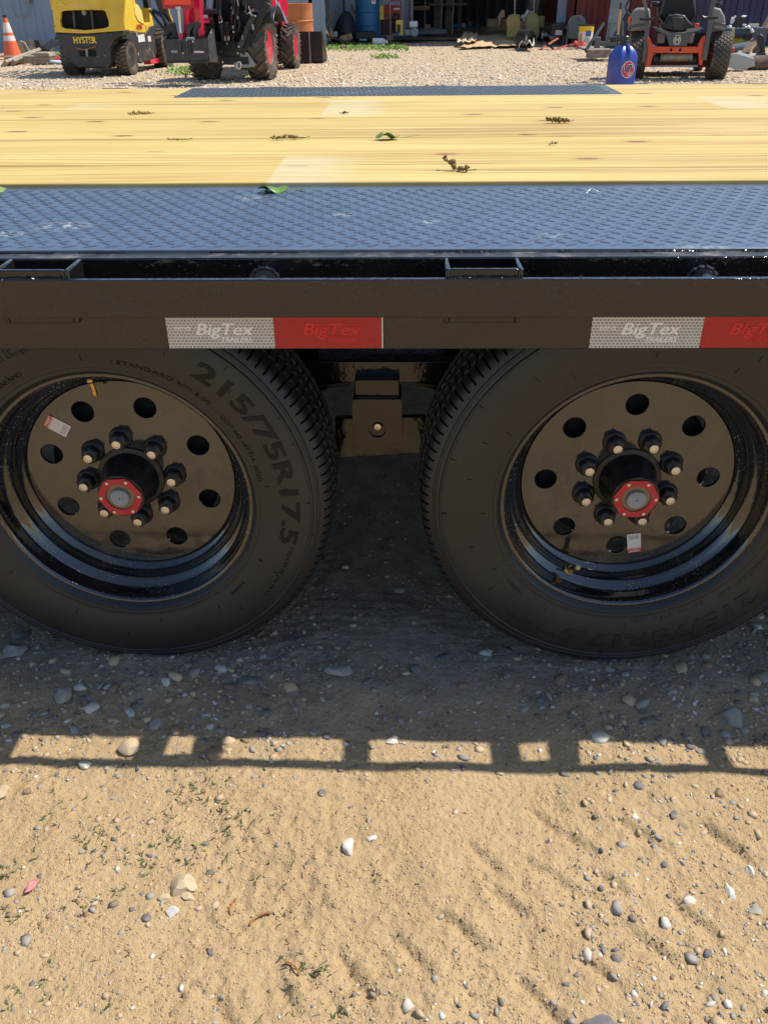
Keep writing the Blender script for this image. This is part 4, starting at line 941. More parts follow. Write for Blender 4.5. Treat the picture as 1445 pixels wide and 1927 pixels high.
lw = f.yz([(233, 58), (276, 63), (284, 50), (290, 48), (292, 70), (296, 95), (293, 110), (262, 118), (257, 98), (251, 82), (243, 75), (237, 72), (230, 74)], .53)
for sg in (1, -1): f.p('side_skirt', MB().prism(lw, sg*.50, sg*.53, 'yz'), FKB, bevel=.008)
f.p('step', MB().box((.46, 1.25, .20), (.14, .5, .06)), FKB, bevel=.006)
f.p('seat', MB().box((0, 1.05, 1.12), (.5, .45, .12)).box((0, .82, 1.4), (.48, .12, .5)), MATTE, bevel=.03)
fr = f.yz([(276, 62), (286, 50), (290, 48), (284, 15), (281, 15), (283, 42), (277, 47)], .50); [f.p('front_cowl', MB().prism(fr, a_, a_+.2, 'yz'), YEL) for a_ in (.30, -.50)]
for sx_ in (-.45, .45):
    f.p('guard_post', MB().bar((sx_, .55, 1.05), (sx_, .62, 2.12), .06, .05), MATTE); f.p('guard_post', MB().bar((sx_, 1.62, .7), (sx_, 1.45, 2.12), .06, .05), MATTE)
rf = MB(); [rf.box((x_, 1.03, 2.14), (.05, .95, .04)) for x_ in (-.45, -.3, -.15, 0, .15, .3, .45)]; rf.box((0, .57, 2.14), (.96, .05, .05)); rf.box((0, 1.48, 2.14), (.96, .05, .05)); f.p('overhead_guard', rf, MATTE)
ms = MB(); [ms.box((x_, 1.98, 1.1), (.09, .14, 2.1)) for x_ in (-.33, .33)]; [ms.box((0, 1.98, z_), (.66, .08, .08)) for z_ in (.3, 1.2, 2.1)]; f.p('mast', ms, FKB)
for x_ in (-.25, .25): f.p('fork', MB().box((x_, 2.55, .07), (.11, 1.05, .04)).box((x_, 2.08, .35), (.11, .04, .6)), DKSTEEL)
tm = ytyre(.245, .21, .125, 'block'); rm = yrim(.125, .21, .1)
for px, lf in ((131, True), (243, False)): q = f.L(px, 141, .38); ywheel(f, tm, rm, FKB, (.43 if not lf else -.43), .38, .240, lf)
tm = ytyre(.325, .24, .17, 'block'); rm = yrim(.17, .24, .1)
for sg in (1, -1): ywheel(f, tm, rm, DKSTEEL, sg*.50, 1.93, .318, sg < 0)
YT = P('lettering_yellow', (.80, .58, .06), .5, 0, .1, 30, chips=((.05, .05, .05), 25, .58))
def lab(v, s_, px0, px1, py, ly, cap, mat, name='lettering', par=None, **k):
    a_, b_ = v.L(px0, py, ly), v.L(px1, py, ly); bd_ = k.pop('bold', 0); me = text(s_, cap/.7, .002, width=abs(b_.x-a_.x), **k); me = fat(me, bd_) if bd_ else me
    return v.p(name, xf(me, Matrix.Translation(((a_.x+b_.x)/2, ly-.003, (a_.z+b_.z)/2)) @ UP), mat, par)
lab(f, 'HYSTER', 139, 181, 76, 0, .085, YT, bold=.006)
lab(f, 'SEE A PROFESSIONAL', 132, 166, 9.5, -.014, .018, CREAM)
me = fat(text('HYSTER', .09, .002, width=.24), .003); q = f.LX(263, 51, .542); f.p('lettering', xf(me, Matrix.Translation(q) @ Matrix.Rotation(PI/2, 4, 'Z') @ UP), P('lettering_red', (.5, .05, .03), .5))
q = f.LX(266, 72, .531); f.p('plate', MB().box((.535, q.y, q.z), (.006, .30, .10)), WHT)
q = f.LX(281, 73, .531); f.p('plate', MB().box((.535, q.y, q.z), (.006, .14, .08)), CREAM)
gp = MB(); f.face(150, 95, 182, 106, -.001, -.02, gp); f.p('tow_recess', gp, VOID); f.p('tow_pin', f.seg((164, 92), (165, 106), -.03, .03, .03), GALV)
gp = f.xz([(143, 89), (160, 92), (183, 86), (181, 89), (160, 95), (145, 92)], 0); f.p('bumper_edge', MB().prism(gp, -.02, .0, 'xz'), P('rusty_edge', (.25, .13, .07), .8))
f.p('jack_handle', MB().box((.47, 1.45, .13), (.12, .5, .07)), REDP)
# ------------------------------------------------------------------ tractor with backhoe
t = Veh('tractor', 'red compact tractor with black backhoe bucket and chunky lug tyres', 'tractor', -2.44, 13.92, -.085)
tm = ytyre(.43, .30, .225, 'lug'); rm = yrim(.225, .30, .25)
q = t.L(497, 150, 0); ywheel(t, tm, rm, REDP, q.x, 0, .43, False, .1); ql = t.L(392, 150, 0); ywheel(t, tm, rm, REDP, ql.x, 0, .43, True, .3)
tm = ytyre(.325, .21, .17, 'lug'); rm = yrim(.17, .21, .3)
q2 = t.L(551, 128, 2.0); ywheel(t, tm, rm, REDP, q2.x, 1.95, .32, False); ywheel(t, tm, rm, REDP, -q2.x-.1, 1.95, .32, True)
t.p('axle_housing', MB().box((0, 0, .43), (.85, .22, .24)).box((0, 1.0, .5), (.36, 2.1, .30)).box((0, 1.95, .34), (.8, .12, .12)), MATTE, bevel=.01)
t.p('hood', MB().prism([(.95, .72), (2.35, .72), (2.42, .95), (2.2, 1.12), (.95, 1.22)], -.26, .26, 'yz'), REDP, bevel=.03)
for sg in (-1, 1):
    fe = t.xz([(468, -15), (515, -15), (512, 8), (500, 16), (484, 18), (474, 22), (466, 10)], -.1)
    pts = [(.44*math.sin(a_)*1.08, .43+.50*math.cos(a_)) for a_ in [-.9+k*.2 for k in range(10)]]
    t.p('fender', MB().prism(pts+[(a_*.94, .43+(b_-.43)*.94) for a_, b_ in pts[::-1]], sg*.30, sg*.62, 'yz'), MATTE if sg > 0 else REDP, bevel=.006)
t.p('roll_bar', MB().box((-.42, -.12, 1.35), (.07, .07, 1.7)).box((.42, -.12, 1.35), (.07, .07, 1.7)).box((0, -.12, 2.2), (.91, .07, .07)), MATTE, bevel=.01)
t.p('seat', MB().blob((.02, .15, 1.02), (.24, .24, .12), 3, .05, 3).box((.02, -.08, 1.25), (.42, .1, .4)), P('seat_grey', (.20, .20, .20), .6), bevel=.02)
# backhoe frame
kf = -.42
bk = MB(); t.face(395, 78, 462, 118, kf, .25, bk); t.face(416, 42, 432, 80, kf, .2, bk); t.face(440, 20, 468, 80, kf+.25, .2, bk); t.face(400, 106, 470, 122, kf-.02, .3, bk); t.p('backhoe_frame', bk, MATTE, bevel=.006); t.p('black_backing', t.face(398, -14, 440, 110, kf+.3, .1), VOID); t.p('black_backing', t.face(438, -14, 480, 118, kf+.32, .08), VOID)  # last two: plain black boxes added as dark mass behind the frame
t.p('danger_decal', t.face(421, 66, 433, 76, kf-.004, .003), WHT); t.p('danger_decal', t.face(421, 66, 433, 68.5, kf-.007, .003), STKR)
t.p('danger_decal', t.face(383, 28, 392, 35, kf+.1, .003), WHT)
t.p('control_panel', t.face(380, 17, 414, 27, kf+.1, .2), DKSTEEL, bevel=.01)
lv = MB(); [lv.tube([t.L(x_, 18, kf+.15), t.L(x_+1, 8, kf+.15), t.L(x_+dx, -10, kf+.15)], .008, 6) for x_, dx in ((382, -2), (388, 1), (392, 0), (399, 2))]; t.p('control_levers', lv, GALV)
t.p('hose_bundle', MB().tube([t.L(415, -10, kf-.05), t.L(414, 30, kf-.05), t.L(418, 60, kf-.1), t.L(420, 78, kf)], .022, 8).tube([t.L(409, -10, kf), t.L(411, 20, kf-.05), t.L(417, 44, kf-.08)], .018, 8), MATTE)
t.p('hose_fitting', MB().cyl(t.L(414, 30, kf-.08), t.L(417, 42, kf-.08), .022, n=8), STEEL)
t.p('stabilizer', t.seg((505, 5), (456, 100), kf+.02, .09, .10), MATTE, bevel=.006); t.p('stabilizer_cylinder', t.seg((478, 28), (452, 88), kf-.06, .07, .07), DKSTEEL, bevel=.006)
t.p('stabilizer_foot', MB().prism(t.xz([(452, 100), (466, 98), (482, 122), (478, 126), (456, 128)], kf), kf-.02, kf+.12, 'xz'), GALV)
t.p('hose_bundle', MB().tube([t.L(468, 10, kf+.1), t.L(461, 30, kf+.05), t.L(455, 55, kf), t.L(440, 70, kf)], .014, 6).tube([t.L(452, 0, kf+.1), t.L(450, 30, kf+.1), t.L(444, 60, kf+.1)], .014, 6).tube([t.L(446, -5, kf+.1), t.L(440, 30, kf+.1), t.L(446, 72, kf+.1)], .012, 6), MATTE)
arm = t.xz([(460, -14), (512, -14), (507, 18), (496, 20), (480, 14), (466, 20), (458, 6)], kf+.1); t.p('swing_bracket', MB().prism(arm, kf, kf+.2, 'xz'), MATTE, bevel=.006)
t.p('red_housing', MB().prism(t.xz([(432, -14), (470, -14), (478, -4), (473, 28), (464, 30), (457, 14), (448, 3), (432, 3)], kf+.5), kf+.4, kf+.6, 'xz'), REDP, bevel=.01)
hb_ = MB(); t.face(440, 118, 450, 130, kf-.1, .1, hb_); t.p('hitch', hb_, GALV, bevel=.004)
t.p('hitch_ring', MB().tube([t.L(450+4*math.cos(a_), 123-7*math.sin(a_), kf-.12) for a_ in [k*PI/6 for k in range(13)]], .011, 6), STEEL)
kb = -1.0; rs3 = np.random.RandomState(4)
for i_ in range(11):
    xa_ = rs3.uniform(404, 470); ya_ = rs3.uniform(-10, 30); pts_ = [t.L(xa_, ya_, kf-.05)]
    for k_ in range(4): xa_ += rs3.uniform(-6, 6); ya_ += rs3.uniform(10, 22); pts_.append(t.L(xa_, min(ya_, 112), kf-.05-rs3.uniform(0, .08)))
    t.p('hose', MB().tube(pts_, .009+.006*rs3.rand(), 6), MATTE)
for (bx_, by_) in ((448, 100), (420, 117), (450, 88), (403, 95), (414, 42), (462, 22), (470, 24), (440, 60), (428, 82), (481, 30), (352, 76), (364, 78), (345, 100), (398, 61), (410, 108), (417, 97)):
    t.p('bolt_head', MB().lathe([(0, -.012), (.012, -.012), (.014, 0), (.014, .02)], 6, Matrix.Translation(t.L(bx_, by_, kf-.1 if bx_ > 400 else kb-.13)), axis='y'), STEEL)
for x_, y_, w_, h_ in ((437, 48, 3, 6), (455, 66, 3, 9), (474, 46, 3, 10), (446, 30, 2, 6)): t.p('hose_fitting', t.face(x_, y_, x_+w_, y_+h_, kf-.14, .03), GALV)
# backhoe boom, dipper and bucket
kb = -1.0
t.p('boom', MB().prism(t.xz([(366, -14), (379, -14), (384, 66), (379, 70), (374, 60)], kb+.1), kb+.02, kb+.14, 'xz').prism(t.xz([(343, -14), (353, -14), (352, 70), (346, 72)], kb+.1), kb+.1, kb+.2, 'xz'), REDP, bevel=.006)
t.p('boom_plate', MB().prism(t.xz([(350, 10), (374, -10), (380, 55), (352, 55)], kb+.3), kb+.28, kb+.32, 'xz'), REDP)
t.p('bucket_cylinder', MB().cyl(t.L(337, 10, kb), t.L(341, 64, kb), .021, n=14), STEEL); t.p('cylinder_clevis', MB().cyl(t.L(341, 62, kb), t.L(342, 78, kb), .034, .042, n=14), REDP)
bo = t.xz([(306, 76), (318, 74), (345, 76), (392, 73), (394, 100), (392, 117), (316, 119), (311, 96)], kb-.12)
bu = MB().prism(bo, kb-.12, kb-.10, 'xz'); bu.prism(t.xz([(312, 114), (396, 112), (396, 118), (316, 119)], kb-.12), kb-.12, kb+.25, 'xz')
bkt = t.p('backhoe_bucket', bu, DKSTEEL, bevel=.004)
sl = t.L(393, 100, kb-.12).x; sp_ = [(kb-.12, t.L(393, 117, kb-.12).z), (kb-.12, t.L(393, 74, kb-.12).z), (kb+.12, t.L(400, 54, kb+.12).z), (kb+.20, t.L(400, 56, kb+.2).z), (kb+.24, t.L(400, 117, kb+.24).z)]
[t.p('bucket_side', MB().prism(sp_, q_, q_+.012, 'yz'), P('worn_steel', (.11, .115, .12), .45, .5, .5, 12), bkt) for q_ in (sl, t.L(312, 100, kb-.12).x)]
t.p('bucket_decal', t.face(322, 95, 335, 99, kb-.1235, .003), GALV, bkt); t.p('bucket_decal', t.face(365, 96, 384, 99.5, kb-.1235, .003), CREAM, bkt)
for x_ in (338, 352, 356): t.p('bucket_rib', t.seg((x_, 76), (x_+4, 100), kb-.14, .02, .03), DKSTEEL)
hk = t.xz([(366, 74), (364, 56), (367, 46), (374, 39), (379, 42), (376, 50), (371, 56), (370, 74)], kb); t.p('thumb', MB().prism(hk, kb-.02, kb+.03, 'xz').prism([(a_-.09, b_-.01) for a_, b_ in hk], kb-.02, kb+.03, 'xz'), DKSTEEL, bevel=.004)
t.p('bucket_mount', t.face(352, 44, 366, 78, kb+.06, .06), DKSTEEL, bevel=.006); t.p('bucket_pin', MB().cyl(t.L(352, 73, kb-.1), t.L(366, 73, kb-.1), .02, n=10), GALV)
t.p('hose_bundle', MB().tube([t.L(290, 20, kb+.3), t.L(305, 30, kb+.2), t.L(318, 48, kb+.1), t.L(322, 66, kb)], .03, 8).tube([t.L(283, 20, kb+.3), t.L(300, 44, kb+.2), t.L(320, 68, kb)], .022, 8), MATTE)
t.p('boom', t.seg((296, -12), (322, 60), kb+.25, .10, .06), MATTE, label='black backhoe link arm beside the forklift')
t.p('bucket_link', MB().prism(t.xz([(316, 46), (330, 42), (336, 74), (312, 74), (308, 66)], kb+.04), kb, kb+.06, 'xz'), MATTE, bevel=.004)
smv = t.xz([(302, -12), (306, 14), (309, 16.5), (360, 16.5), (363, 14), (366, -12), (350, -50), (318, -50)], kb-.2)
sg_ = t.p('slow_vehicle_sign', MB().prism(smv, kb-.2, kb-.195, 'xz'), P('sign_dark_red', (.42, .02, .03), .35)); t.p('sign_panel', MB().prism(t.xz([(311, -10), (309, 9), (360, 8.5), (357, -10), (335, -45)], kb-.2), kb-.2035, kb-.2005, 'xz'), P('sign_orange', (.98, .07, .02), .3, 0, .03, 5), sg_)
t.p('sign_bracket', t.face(331, 12.5, 341, 17, kb-.21, .006), CREAM, sg_)
t.p('yellow_hose', MB().tube([t.L(317, 14, kb+.3), t.L(319, 26, kb+.3), t.L(325, 40, kb+.3)], .016, 6), YEL)
# loader
for sg in (1, -1):
    q2x = q2.x-.13; lo = [(.9, 1.25), (1.35, 1.20), (2.0, .80), (2.55, .30), (2.85, .18), (2.72, .14), (2.35, .25), (1.85, .66), (1.3, 1.02), (.9, 1.10)]
    t.p('loader_arm', MB().prism(lo, sg*(q2x-.04), sg*(q2x+.03), 'yz'), REDP, bevel=.008)
    t.p('loader_post', MB().box((sg*(q2x-.08), 1.15, .80), (.10, .14, .75)), REDP, bevel=.01); t.p('loader_cylinder', MB().cyl((sg*(q2x-.06), 1.25, .70), (sg*(q2x-.06), 2.3, .55), .03, n=10), MATTE)
t.p('hose_fitting', MB().tube([t.L(523, 4, .9), t.L(527, 16, .9), t.L(534, 30, .9), t.L(540, 44, .9)], .016, 8).tube([t.L(519, 0, .9), t.L(524, 20, .9), t.L(531, 36, .9)], .012, 8), STEEL)
lx0, lx1 = t.L(574, 100, 2.95).x, t.L(607, 100, 2.95).x; lz = t.L(600, 59, 2.95).z
lb = MB().prism([(3.4, .02), (3.38, .05), (2.98, .06), (2.94, lz), (2.92, lz), (2.93, .03)], -.75, lx1, 'yz'); sdp = [(2.93, .02), (2.93, lz), (3.0, lz+.02), (3.42, .10), (3.42, .02)]
t.p('loader_bucket', lb.prism(sdp, lx1-.01, lx1, 'yz').prism(sdp, -.75, -.74, 'yz'), MATTE); t.p('bucket_brace', MB().box((t.L(583, 90, 2.9).x, 2.91, lz/2), (.02, .02, lz)), GALV)
# ------------------------------------------------------------------ zero turn mower
m = Veh('riding_mower', 'orange and grey zero turn mower seen from behind', 'mower', 3.82, 13.42, -.16)
tm = ytyre(.295, .25, .15, 'turf'); rm = yrim(.15, .25, .3)
qa, qb = m.L(1191, 150, 0), m.L(1343, 150, 0)
ywheel(m, tm, rm, REDP, qa.x, 0, .292, True); ywheel(m, tm, rm, REDP, qb.x, 0, .292, False)
k0 = -.22
ob = m.p('rear_frame', m.face(1227, 87.5, 1316, 100, k0, .05), ORAN, bevel=.008)
for pts in ([(1213, 70), (1219, 69), (1228, 84), (1229, 100), (1222, 126), (1213, 124), (1217, 100)], [(1325, 67), (1320, 70), (1312, 84), (1313, 100), (1315, 122), (1320, 123), (1323, 95)]):
    m.p('frame_bracket', MB().prism(m.xz(pts, k0), k0-.03, k0+.08, 'xz'), ORAN, bevel=.005)
hm_ = MB(); [hm_.cyl((m.L(x_, 94, k0).x, k0-.002, m.L(x_, 94, k0).z), (m.L(x_, 94, k0).x, k0-.004, m.L(x_, 94, k0).z), .019, n=16) for x_ in (1262, 1279)]; m.p('frame_hole', hm_, VOID, ob)
for pts in ([(1207, 117), (1213, 118), (1222, 40), (1219, 22), (1211, -8), (1206, -8), (1213, 22), (1214, 40)], [(1328, 113), (1320, 113), (1331, 40), (1333, 15), (1342, -10), (1350, -10), (1340, 20), (1339, 40)]):
    m.p('roll_bar', MB().prism(m.xz(pts, k0-.06), k0-.10, k0-.04, 'xz'), GRYP, bevel=.006)
m.p('roll_bar', MB().bar(m.L(1208, -8, k0-.07), Vector(m.L(1208, -8, k0-.07))+Vector((.12, 0, .55)), .05, .05).bar(m.L(1346, -10, k0-.07), Vector(m.L(1346, -10, k0-.07))+Vector((-.12, 0, .55)), .05, .05).box((0.02, k0-.07, 1.52), (.95, .05, .05)), GRYP)
gd = m.p('guard_plate', MB().prism(m.xz([(1251, 61), (1296, 60), (1291, 86), (1258, 87)], k0), k0-.05, k0-.02, 'xz'), GRYP, bevel=.006)
# crown and H badge
bc = m.L(1273.5, 74, k0-.05); bz = P('badge_cream', (.62, .60, .45), .5, 0, .05, 20); kz = m.L(1273.5, 64, k0-.05).z-m.L(1273.5, 84, k0-.05).z
R_ = kz*.34
arc = [Vector((bc.x+R_*1.02*math.cos(a_), k0-.055, bc.z-.01+R_*1.15*math.sin(a_))) for a_ in [math.radians(128+k*(284/16)) for k in range(17)]]
m.p('badge', MB().tube(arc, R_*.17, 6), bz, gd)
m.p('badge', xf(fat(text('H', R_*1.9, .004), .003), Matrix.Translation((bc.x, k0-.054, bc.z-.008)) @ UP), bz, gd)
cb = MB(); [cb.blob((bc.x+dx, k0-.055, bc.z+R_*1.25+dz), (R_*.17,)*3, 1, 0, 1) for dx, dz in ((-R_*.62, -.002), (0, .008), (R_*.62, -.002))]
cb.tube([(bc.x-R_*.75, k0-.055, bc.z+R_*1.0), (bc.x-R_*.3, k0-.055, bc.z+R_*.95), (bc.x, k0-.055, bc.z+R_*1.12), (bc.x+R_*.3, k0-.055, bc.z+R_*.95), (bc.x+R_*.75, k0-.055, bc.z+R_*1.0)], R_*.11, 5); m.p('badge_crown', cb, bz, gd)
m.p('guard_bar', MB().prism(m.xz([(1225, 50), (1232, 50), (1262, 61), (1288, 61), (1316, 51), (1322, 53), (1300, 61), (1292, 66), (1255, 66), (1240, 60)], k0), k0-.06, k0-.03, 'xz'), GRYP, bevel=.004)
m.p('guard_bar', MB().prism(m.xz([(1287, 60), (1291, 54), (1318, 50), (1316, 56), (1300, 60)], k0), k0-.065, k0-.06, 'xz'), GRYL)
for x0_, x1_ in ((1238, 1250), (1294, 1304)): m.p('filter_canister', m.face(x0_, 62, x1_, 82, k0+.02, .08), P('dusty_brown_grey', (.19, .16, .15), .6), bevel=.02)
m.p('engine', MB().prism(m.xz([(1240, 47), (1252, 40), (1258, 29), (1268, 27), (1286, 28), (1293, 38), (1304, 47), (1300, 56), (1285, 59), (1262, 59), (1246, 54)], k0+.1), k0, k0+.35, 'xz'), MATTE, bevel=.02)
m.p('engine_shroud', MB().prism(m.xz([(1262, 32), (1284, 32), (1286, 58), (1266, 58)], k0), k0-.02, k0+.05, 'xz'), P('shroud_dark', (.03, .033, .036), .5), bevel=.012); m.p('engine_rim', MB().tube([m.L(a_, b_, k0+.1) for a_, b_ in ((1254, 38), (1259, 30), (1272, 28), (1286, 30), (1291, 37))], .011, 6), GRYL)
m.p('engine_block', MB().box((0, .05, .42), (.62, .4, .3)), VOID)
m.p('muffler', MB().cyl(m.L(1244, 108, k0+.08), m.L(1302, 107, k0+.08), .055, n=16), P('heat_stained_steel', (.34, .27, .19), .5, .4, .4, 8), bevel=.01); [m.p('muffler_clamp', MB().cyl(m.L(x_, 108, k0+.07), m.L(x_+2, 108, k0+.07), .060, n=16), GALV) for x_ in (1242, 1256, 1298)]
m.p('lower_rod', m.seg((1222, 125), (1312, 124), k0, .02, .02), GALV); m.p('cutting_deck', MB().box((0, .75, .2), (1.35, .8, .16)), P('deck_dark_red', (.12, .02, .015), .6), bevel=.04)
m.p('hydro_unit', m.face(1228, 104, 1246, 120, k0+.12, .15), DKSTEEL, bevel=.02); m.p('hydro_unit', m.face(1296, 104, 1312, 120, k0+.12, .15), DKSTEEL, bevel=.02)
for pts in ([(1181, 58), (1186, 32), (1193, 20), (1200, 15), (1221, 15), (1222, 40), (1219, 56)], [(1372-10, 56), (1360, 30), (1352, 16), (1340, 13), (1336, 14), (1337, 40), (1338, 53)]):
    m.p('fender', MB().prism(m.xz(pts, .0), -.16, .25, 'xz'), GRYL, bevel=.03)
for pts in ([(1179, 57), (1183, 47), (1220, 42), (1220, 46), (1188, 51)], [(1366-3, 53), (1360, 43), (1338, 41), (1338, 45), (1358, 48)]):
    m.p('fender_band', MB().prism(m.xz(pts, .0), -.175, .0, 'xz'), GRYP, bevel=.008)
m.p('marker', m.face(1182, 32, 1185, 44, -.16, .06), ORAN); m.p('tank_cap', MB().cyl(m.L(1349, 10, .0), m.L(1349, 4, .0), .06, n=16), MATTE)
m.p('seat', MB().prism(m.xz([(1236, 30), (1240, -14), (1306, -14), (1308, 30), (1290, 45), (1250, 45)], .25), .15, .45, 'xz'), P('seat_black', (.012, .012, .013), .55), bevel=.04)
for pts in ([(1203, 35), (1215, 36), (1230, 35), (1238, 31), (1243, 22), (1246, 8), (1248, -10)], [(1350, 33), (1334, 33), (1324, 34), (1317, 28), (1314, 18), (1313, 5), (1314, -10)]):
    m.p('control_arm', MB().tube([m.L(a_, b_, k0-.16) for a_, b_ in pts], .019, 10), MATTE)
m.p('control_arm', MB().tube([m.L(a_, b_, .3) for a_, b_ in ((1188, 31), (1180, 24), (1176, 14), (1180, 5), (1190, -12))], .013, 8), MATTE)
m.p('arm_rest', m.face(1226, 3, 1240, 12, .1, .3), MATTE, bevel=.02); m.p('fuel_cup', m.face(1306, 44, 1314, 52, k0+.05, .06), ORAN, bevel=.008)
for sg in (-1, 1): m.p('caster_wheel', MB().lathe([(.05, -.05), (.14, -.06), (.15, 0), (.14, .06), (.05, .05)], 20, Matrix.Translation((sg*.45, 1.35, .15)), closed=True, axis='x'), RUBY); m.p('frame_rail', MB().box((sg*.35, .7, .35), (.06, 1.5, .08)), GRYP)
# ------------------------------------------------------------------ jug
j = Veh('fuel_jug', 'blue square plastic fuel jug with round racing logo beside the mower', 'jug', 2.80, 12.40, .38)
BLU = P('jug_blue', (.020, .060, .34), .38, 0, .15, 5, coat=.2, dirt=sr(90, 100, 140), da=.2)
bl = (-.145, .145); mb = MB(); hs = []
secs = [(.0, .128), (.012, .140), (.30, .142), (.36, .138), (.42, .112), (.465, .075), (.48, .055)]
for z_, r_ in secs: hs.append([(x_, y_, z_) for x_, y_ in rrect(-r_, -r_, r_, r_, r_*.22, 4)])
n_ = len(hs[0]); vs = [p_ for h_ in hs for p_ in h_]; fs = [(i*n_+k, i*n_+(k+1) % n_, (i+1)*n_+(k+1) % n_, (i+1)*n_+k) for i in range(len(hs)-1) for k in range(n_)]+[tuple(range(n_))[::-1], tuple((len(hs)-1)*n_+k for k in range(n_))]
j.p('body', MB().add(vs, fs), BLU, bevel=.006)
j.p('handle', MB().tube([(.0, -.125, .34), (.0, -.128, .42), (.0, -.09, .47), (.0, -.04, .485)], .022, 8), BLU)
j.p('cap', MB().lathe([(.060, .475), (.060, .53), (.050, .535), (.050, .575), (.040, .585), (.0, .585)], 16), MATTE)
# logo on the right hand side faces (local -y face after turning)
lg = j.p('logo', MB().cyl((.0, -.1425, .21), (.0, -.1440, .21), .097, n=36), P('logo_white', (.80, .78, .76), .4)); lg.scale = (1, 1, 1)
j.p('logo_disc', MB().cyl((.0, -.1441, .21), (.0, -.1450, .21), .090, n=36), P('logo_red', (.58, .03, .03), .4), lg)
j.p('logo_letters', xf(fat(text('VP', .135, .001, .15, width=.13), .005), Matrix.Translation((-.012, -.1465, .215)) @ UP), P('logo_white', 0), lg)
j.p('logo_letters', xf(fat(text('VP', .125, .001, .15, .0, width=.118), .002), Matrix.Translation((-.012, -.1485, .215)) @ UP), P('logo_navy', (.02, .04, .25), .4), lg)
j.p('logo_letters', xf(text('RACING', .03, .001, .1, .0, width=.08), Matrix.Translation((.022, -.1475, .17)) @ UP), P('logo_white', 0), lg)
j.p('logo_letters', xf(text('FUELS', .03, .001, .1, .0, width=.06), Matrix.Translation((.022, -.1475, .145)) @ UP), P('logo_white', 0), lg)
# ------------------------------------------------------------------ drums and barrels
def drum(name, label, px, Y, z0, mat, H=.88, R=.29, hoops=(.31, .58), open_=False):
    q = At(px, 60, Y); r_ = R
    prof = [(0, .01), (r_-.01, .01), (r_, .0), (r_, .02)]
    for h_ in hoops: prof += [(r_, h_-.015), (r_+.012, h_), (r_, h_+.015)]
    prof += [(r_, H-.02), (r_+.006, H-.005), (r_-.004, H), (r_-.01, H-.03), (0, H-.03)]
    return solo(name, MB().lathe(prof, 40), mat, label, 'drum', (q.x, Y, z0))
drum('steel_drum', 'orange rusty steel drum behind the tractor front wheel', 563, 19.5, hz(-2.1, 19.5), P('drum_rust', (.50, .17, .055), .7, 0, .25, 3, dirt=sr(110, 60, 40), da=.5, ds=2))
bd = drum('plastic_barrel', 'tall blue plastic barrel in front of the shed', 692, 23.3, .06, P('barrel_blue', (.022, .145, .30), .5, 0, .15, 4, dirt=sr(40, 60, 80), da=.5, ds=3))
q = At(707, 10, 22.95); l_ = MB().box((q.x-.69 if False else 0, 0, 0), (.10, .004, .10)); link('label', MB().box((.16, -.265, .80), (.10, .006, .10), (0, 0, .5)), WHT, bd); link('label_print', MB().box((.157, -.270, .81), (.05, .006, .03), (0, 0, .5)), STKR, bd)
# ------------------------------------------------------------------ cone and timber heap at the left
c = Veh('traffic_cone', 'orange traffic cone with two white bands and a black tip', 'cone', At(25, 104, 18.6).x, 18.6, 0, z=.05)
CON = P('cone_orange', (.72, .13, .035), .5, 0, .12, 6, dirt=sr(150, 90, 70), da=.3)
prc = lambda z_: .165-.135*z_/.70
c.p('body', MB().lathe([(prc(0), .02), (prc(.70), .70), (0, .70)], 24, cap=False), CON)
CWH = P('cone_white', (.72, .62, .58), .5, 0, .15, 10, dirt=sr(190, 120, 100), da=.5); c.p('band', MB().lathe([(prc(.27)+.003, .27), (prc(.36)+.003, .36)], 24, cap=False), CWH); c.p('band', MB().lathe([(prc(.41)+.003, .41), (prc(.58)+.003, .58)], 24, cap=False), CWH)
c.p('tip', MB().lathe([(prc(.66)+.003, .64), (prc(.70)+.003, .705), (0, .705)], 16, cap=False), MATTE); c.p('base', MB().box((0, 0, .012), (.38, .38, .024)), CON, bevel=.008)
def plank(label, p0, p1, Y0, Y1, w_, h_, mat=OWOOD, name='plank', cat='plank', group=None):
    a_, b_ = At(*p0, Y0), At(*p1, Y1); return solo(name, MB().bar(a_, b_, w_, h_, (0, 1, 0)), mat, label, cat, group=group)
plank('weathered plank lying from the cone down to the right', (8, 121), (66, 99), 16.5, 18.2, .14, .05)
plank('second grey plank crossing in front of the wooden box', (24, 118), (74, 95), 16.7, 18.3, .10, .05, P('grey_brown_wood', (.27, .22, .18), .85, 0, .4, 9))
solo('timber_block', MB().box((0, 0, .06), (.55, .16, .12)), OWOOD, 'squared timber end at the bottom left corner of the heap', 'timber', (G(14, 127).x, 17.25, .02), (0, 0, .1), bevel=.006)
pl = Veh('wooden_crate', 'tipped weathered crate standing against the blue wall beside the cone', 'crate', G(52, 105).x, 19.3, 0)
for pts in ([(31, 80), (39, 76), (41, 78), (50, 100), (36, 102)], [(41, 78), (46, 79), (60, 102), (55, 103)]): pl.p('board', MB().prism(pl.xz(pts, 0), 0, .05, 'xz'), OWOOD)
pl.p('board', MB().prism(pl.xz([(46, 76), (65, 75), (67, 86), (50, 87)], .1), .1, .14, 'xz'), OWOOD); pl.p('panel', MB().prism(pl.xz([(64, 75), (74, 76), (82, 96), (72, 97)], .1), .08, .3, 'xz'), P('black_plywood', (.03, .032, .032), .7))
pl.p('board', MB().prism(pl.xz([(56, 88), (68, 90), (70, 100), (60, 101)], .05), .05, .2, 'xz'), P('tan_board', (.45, .34, .18), .8, 0, .3, 12))
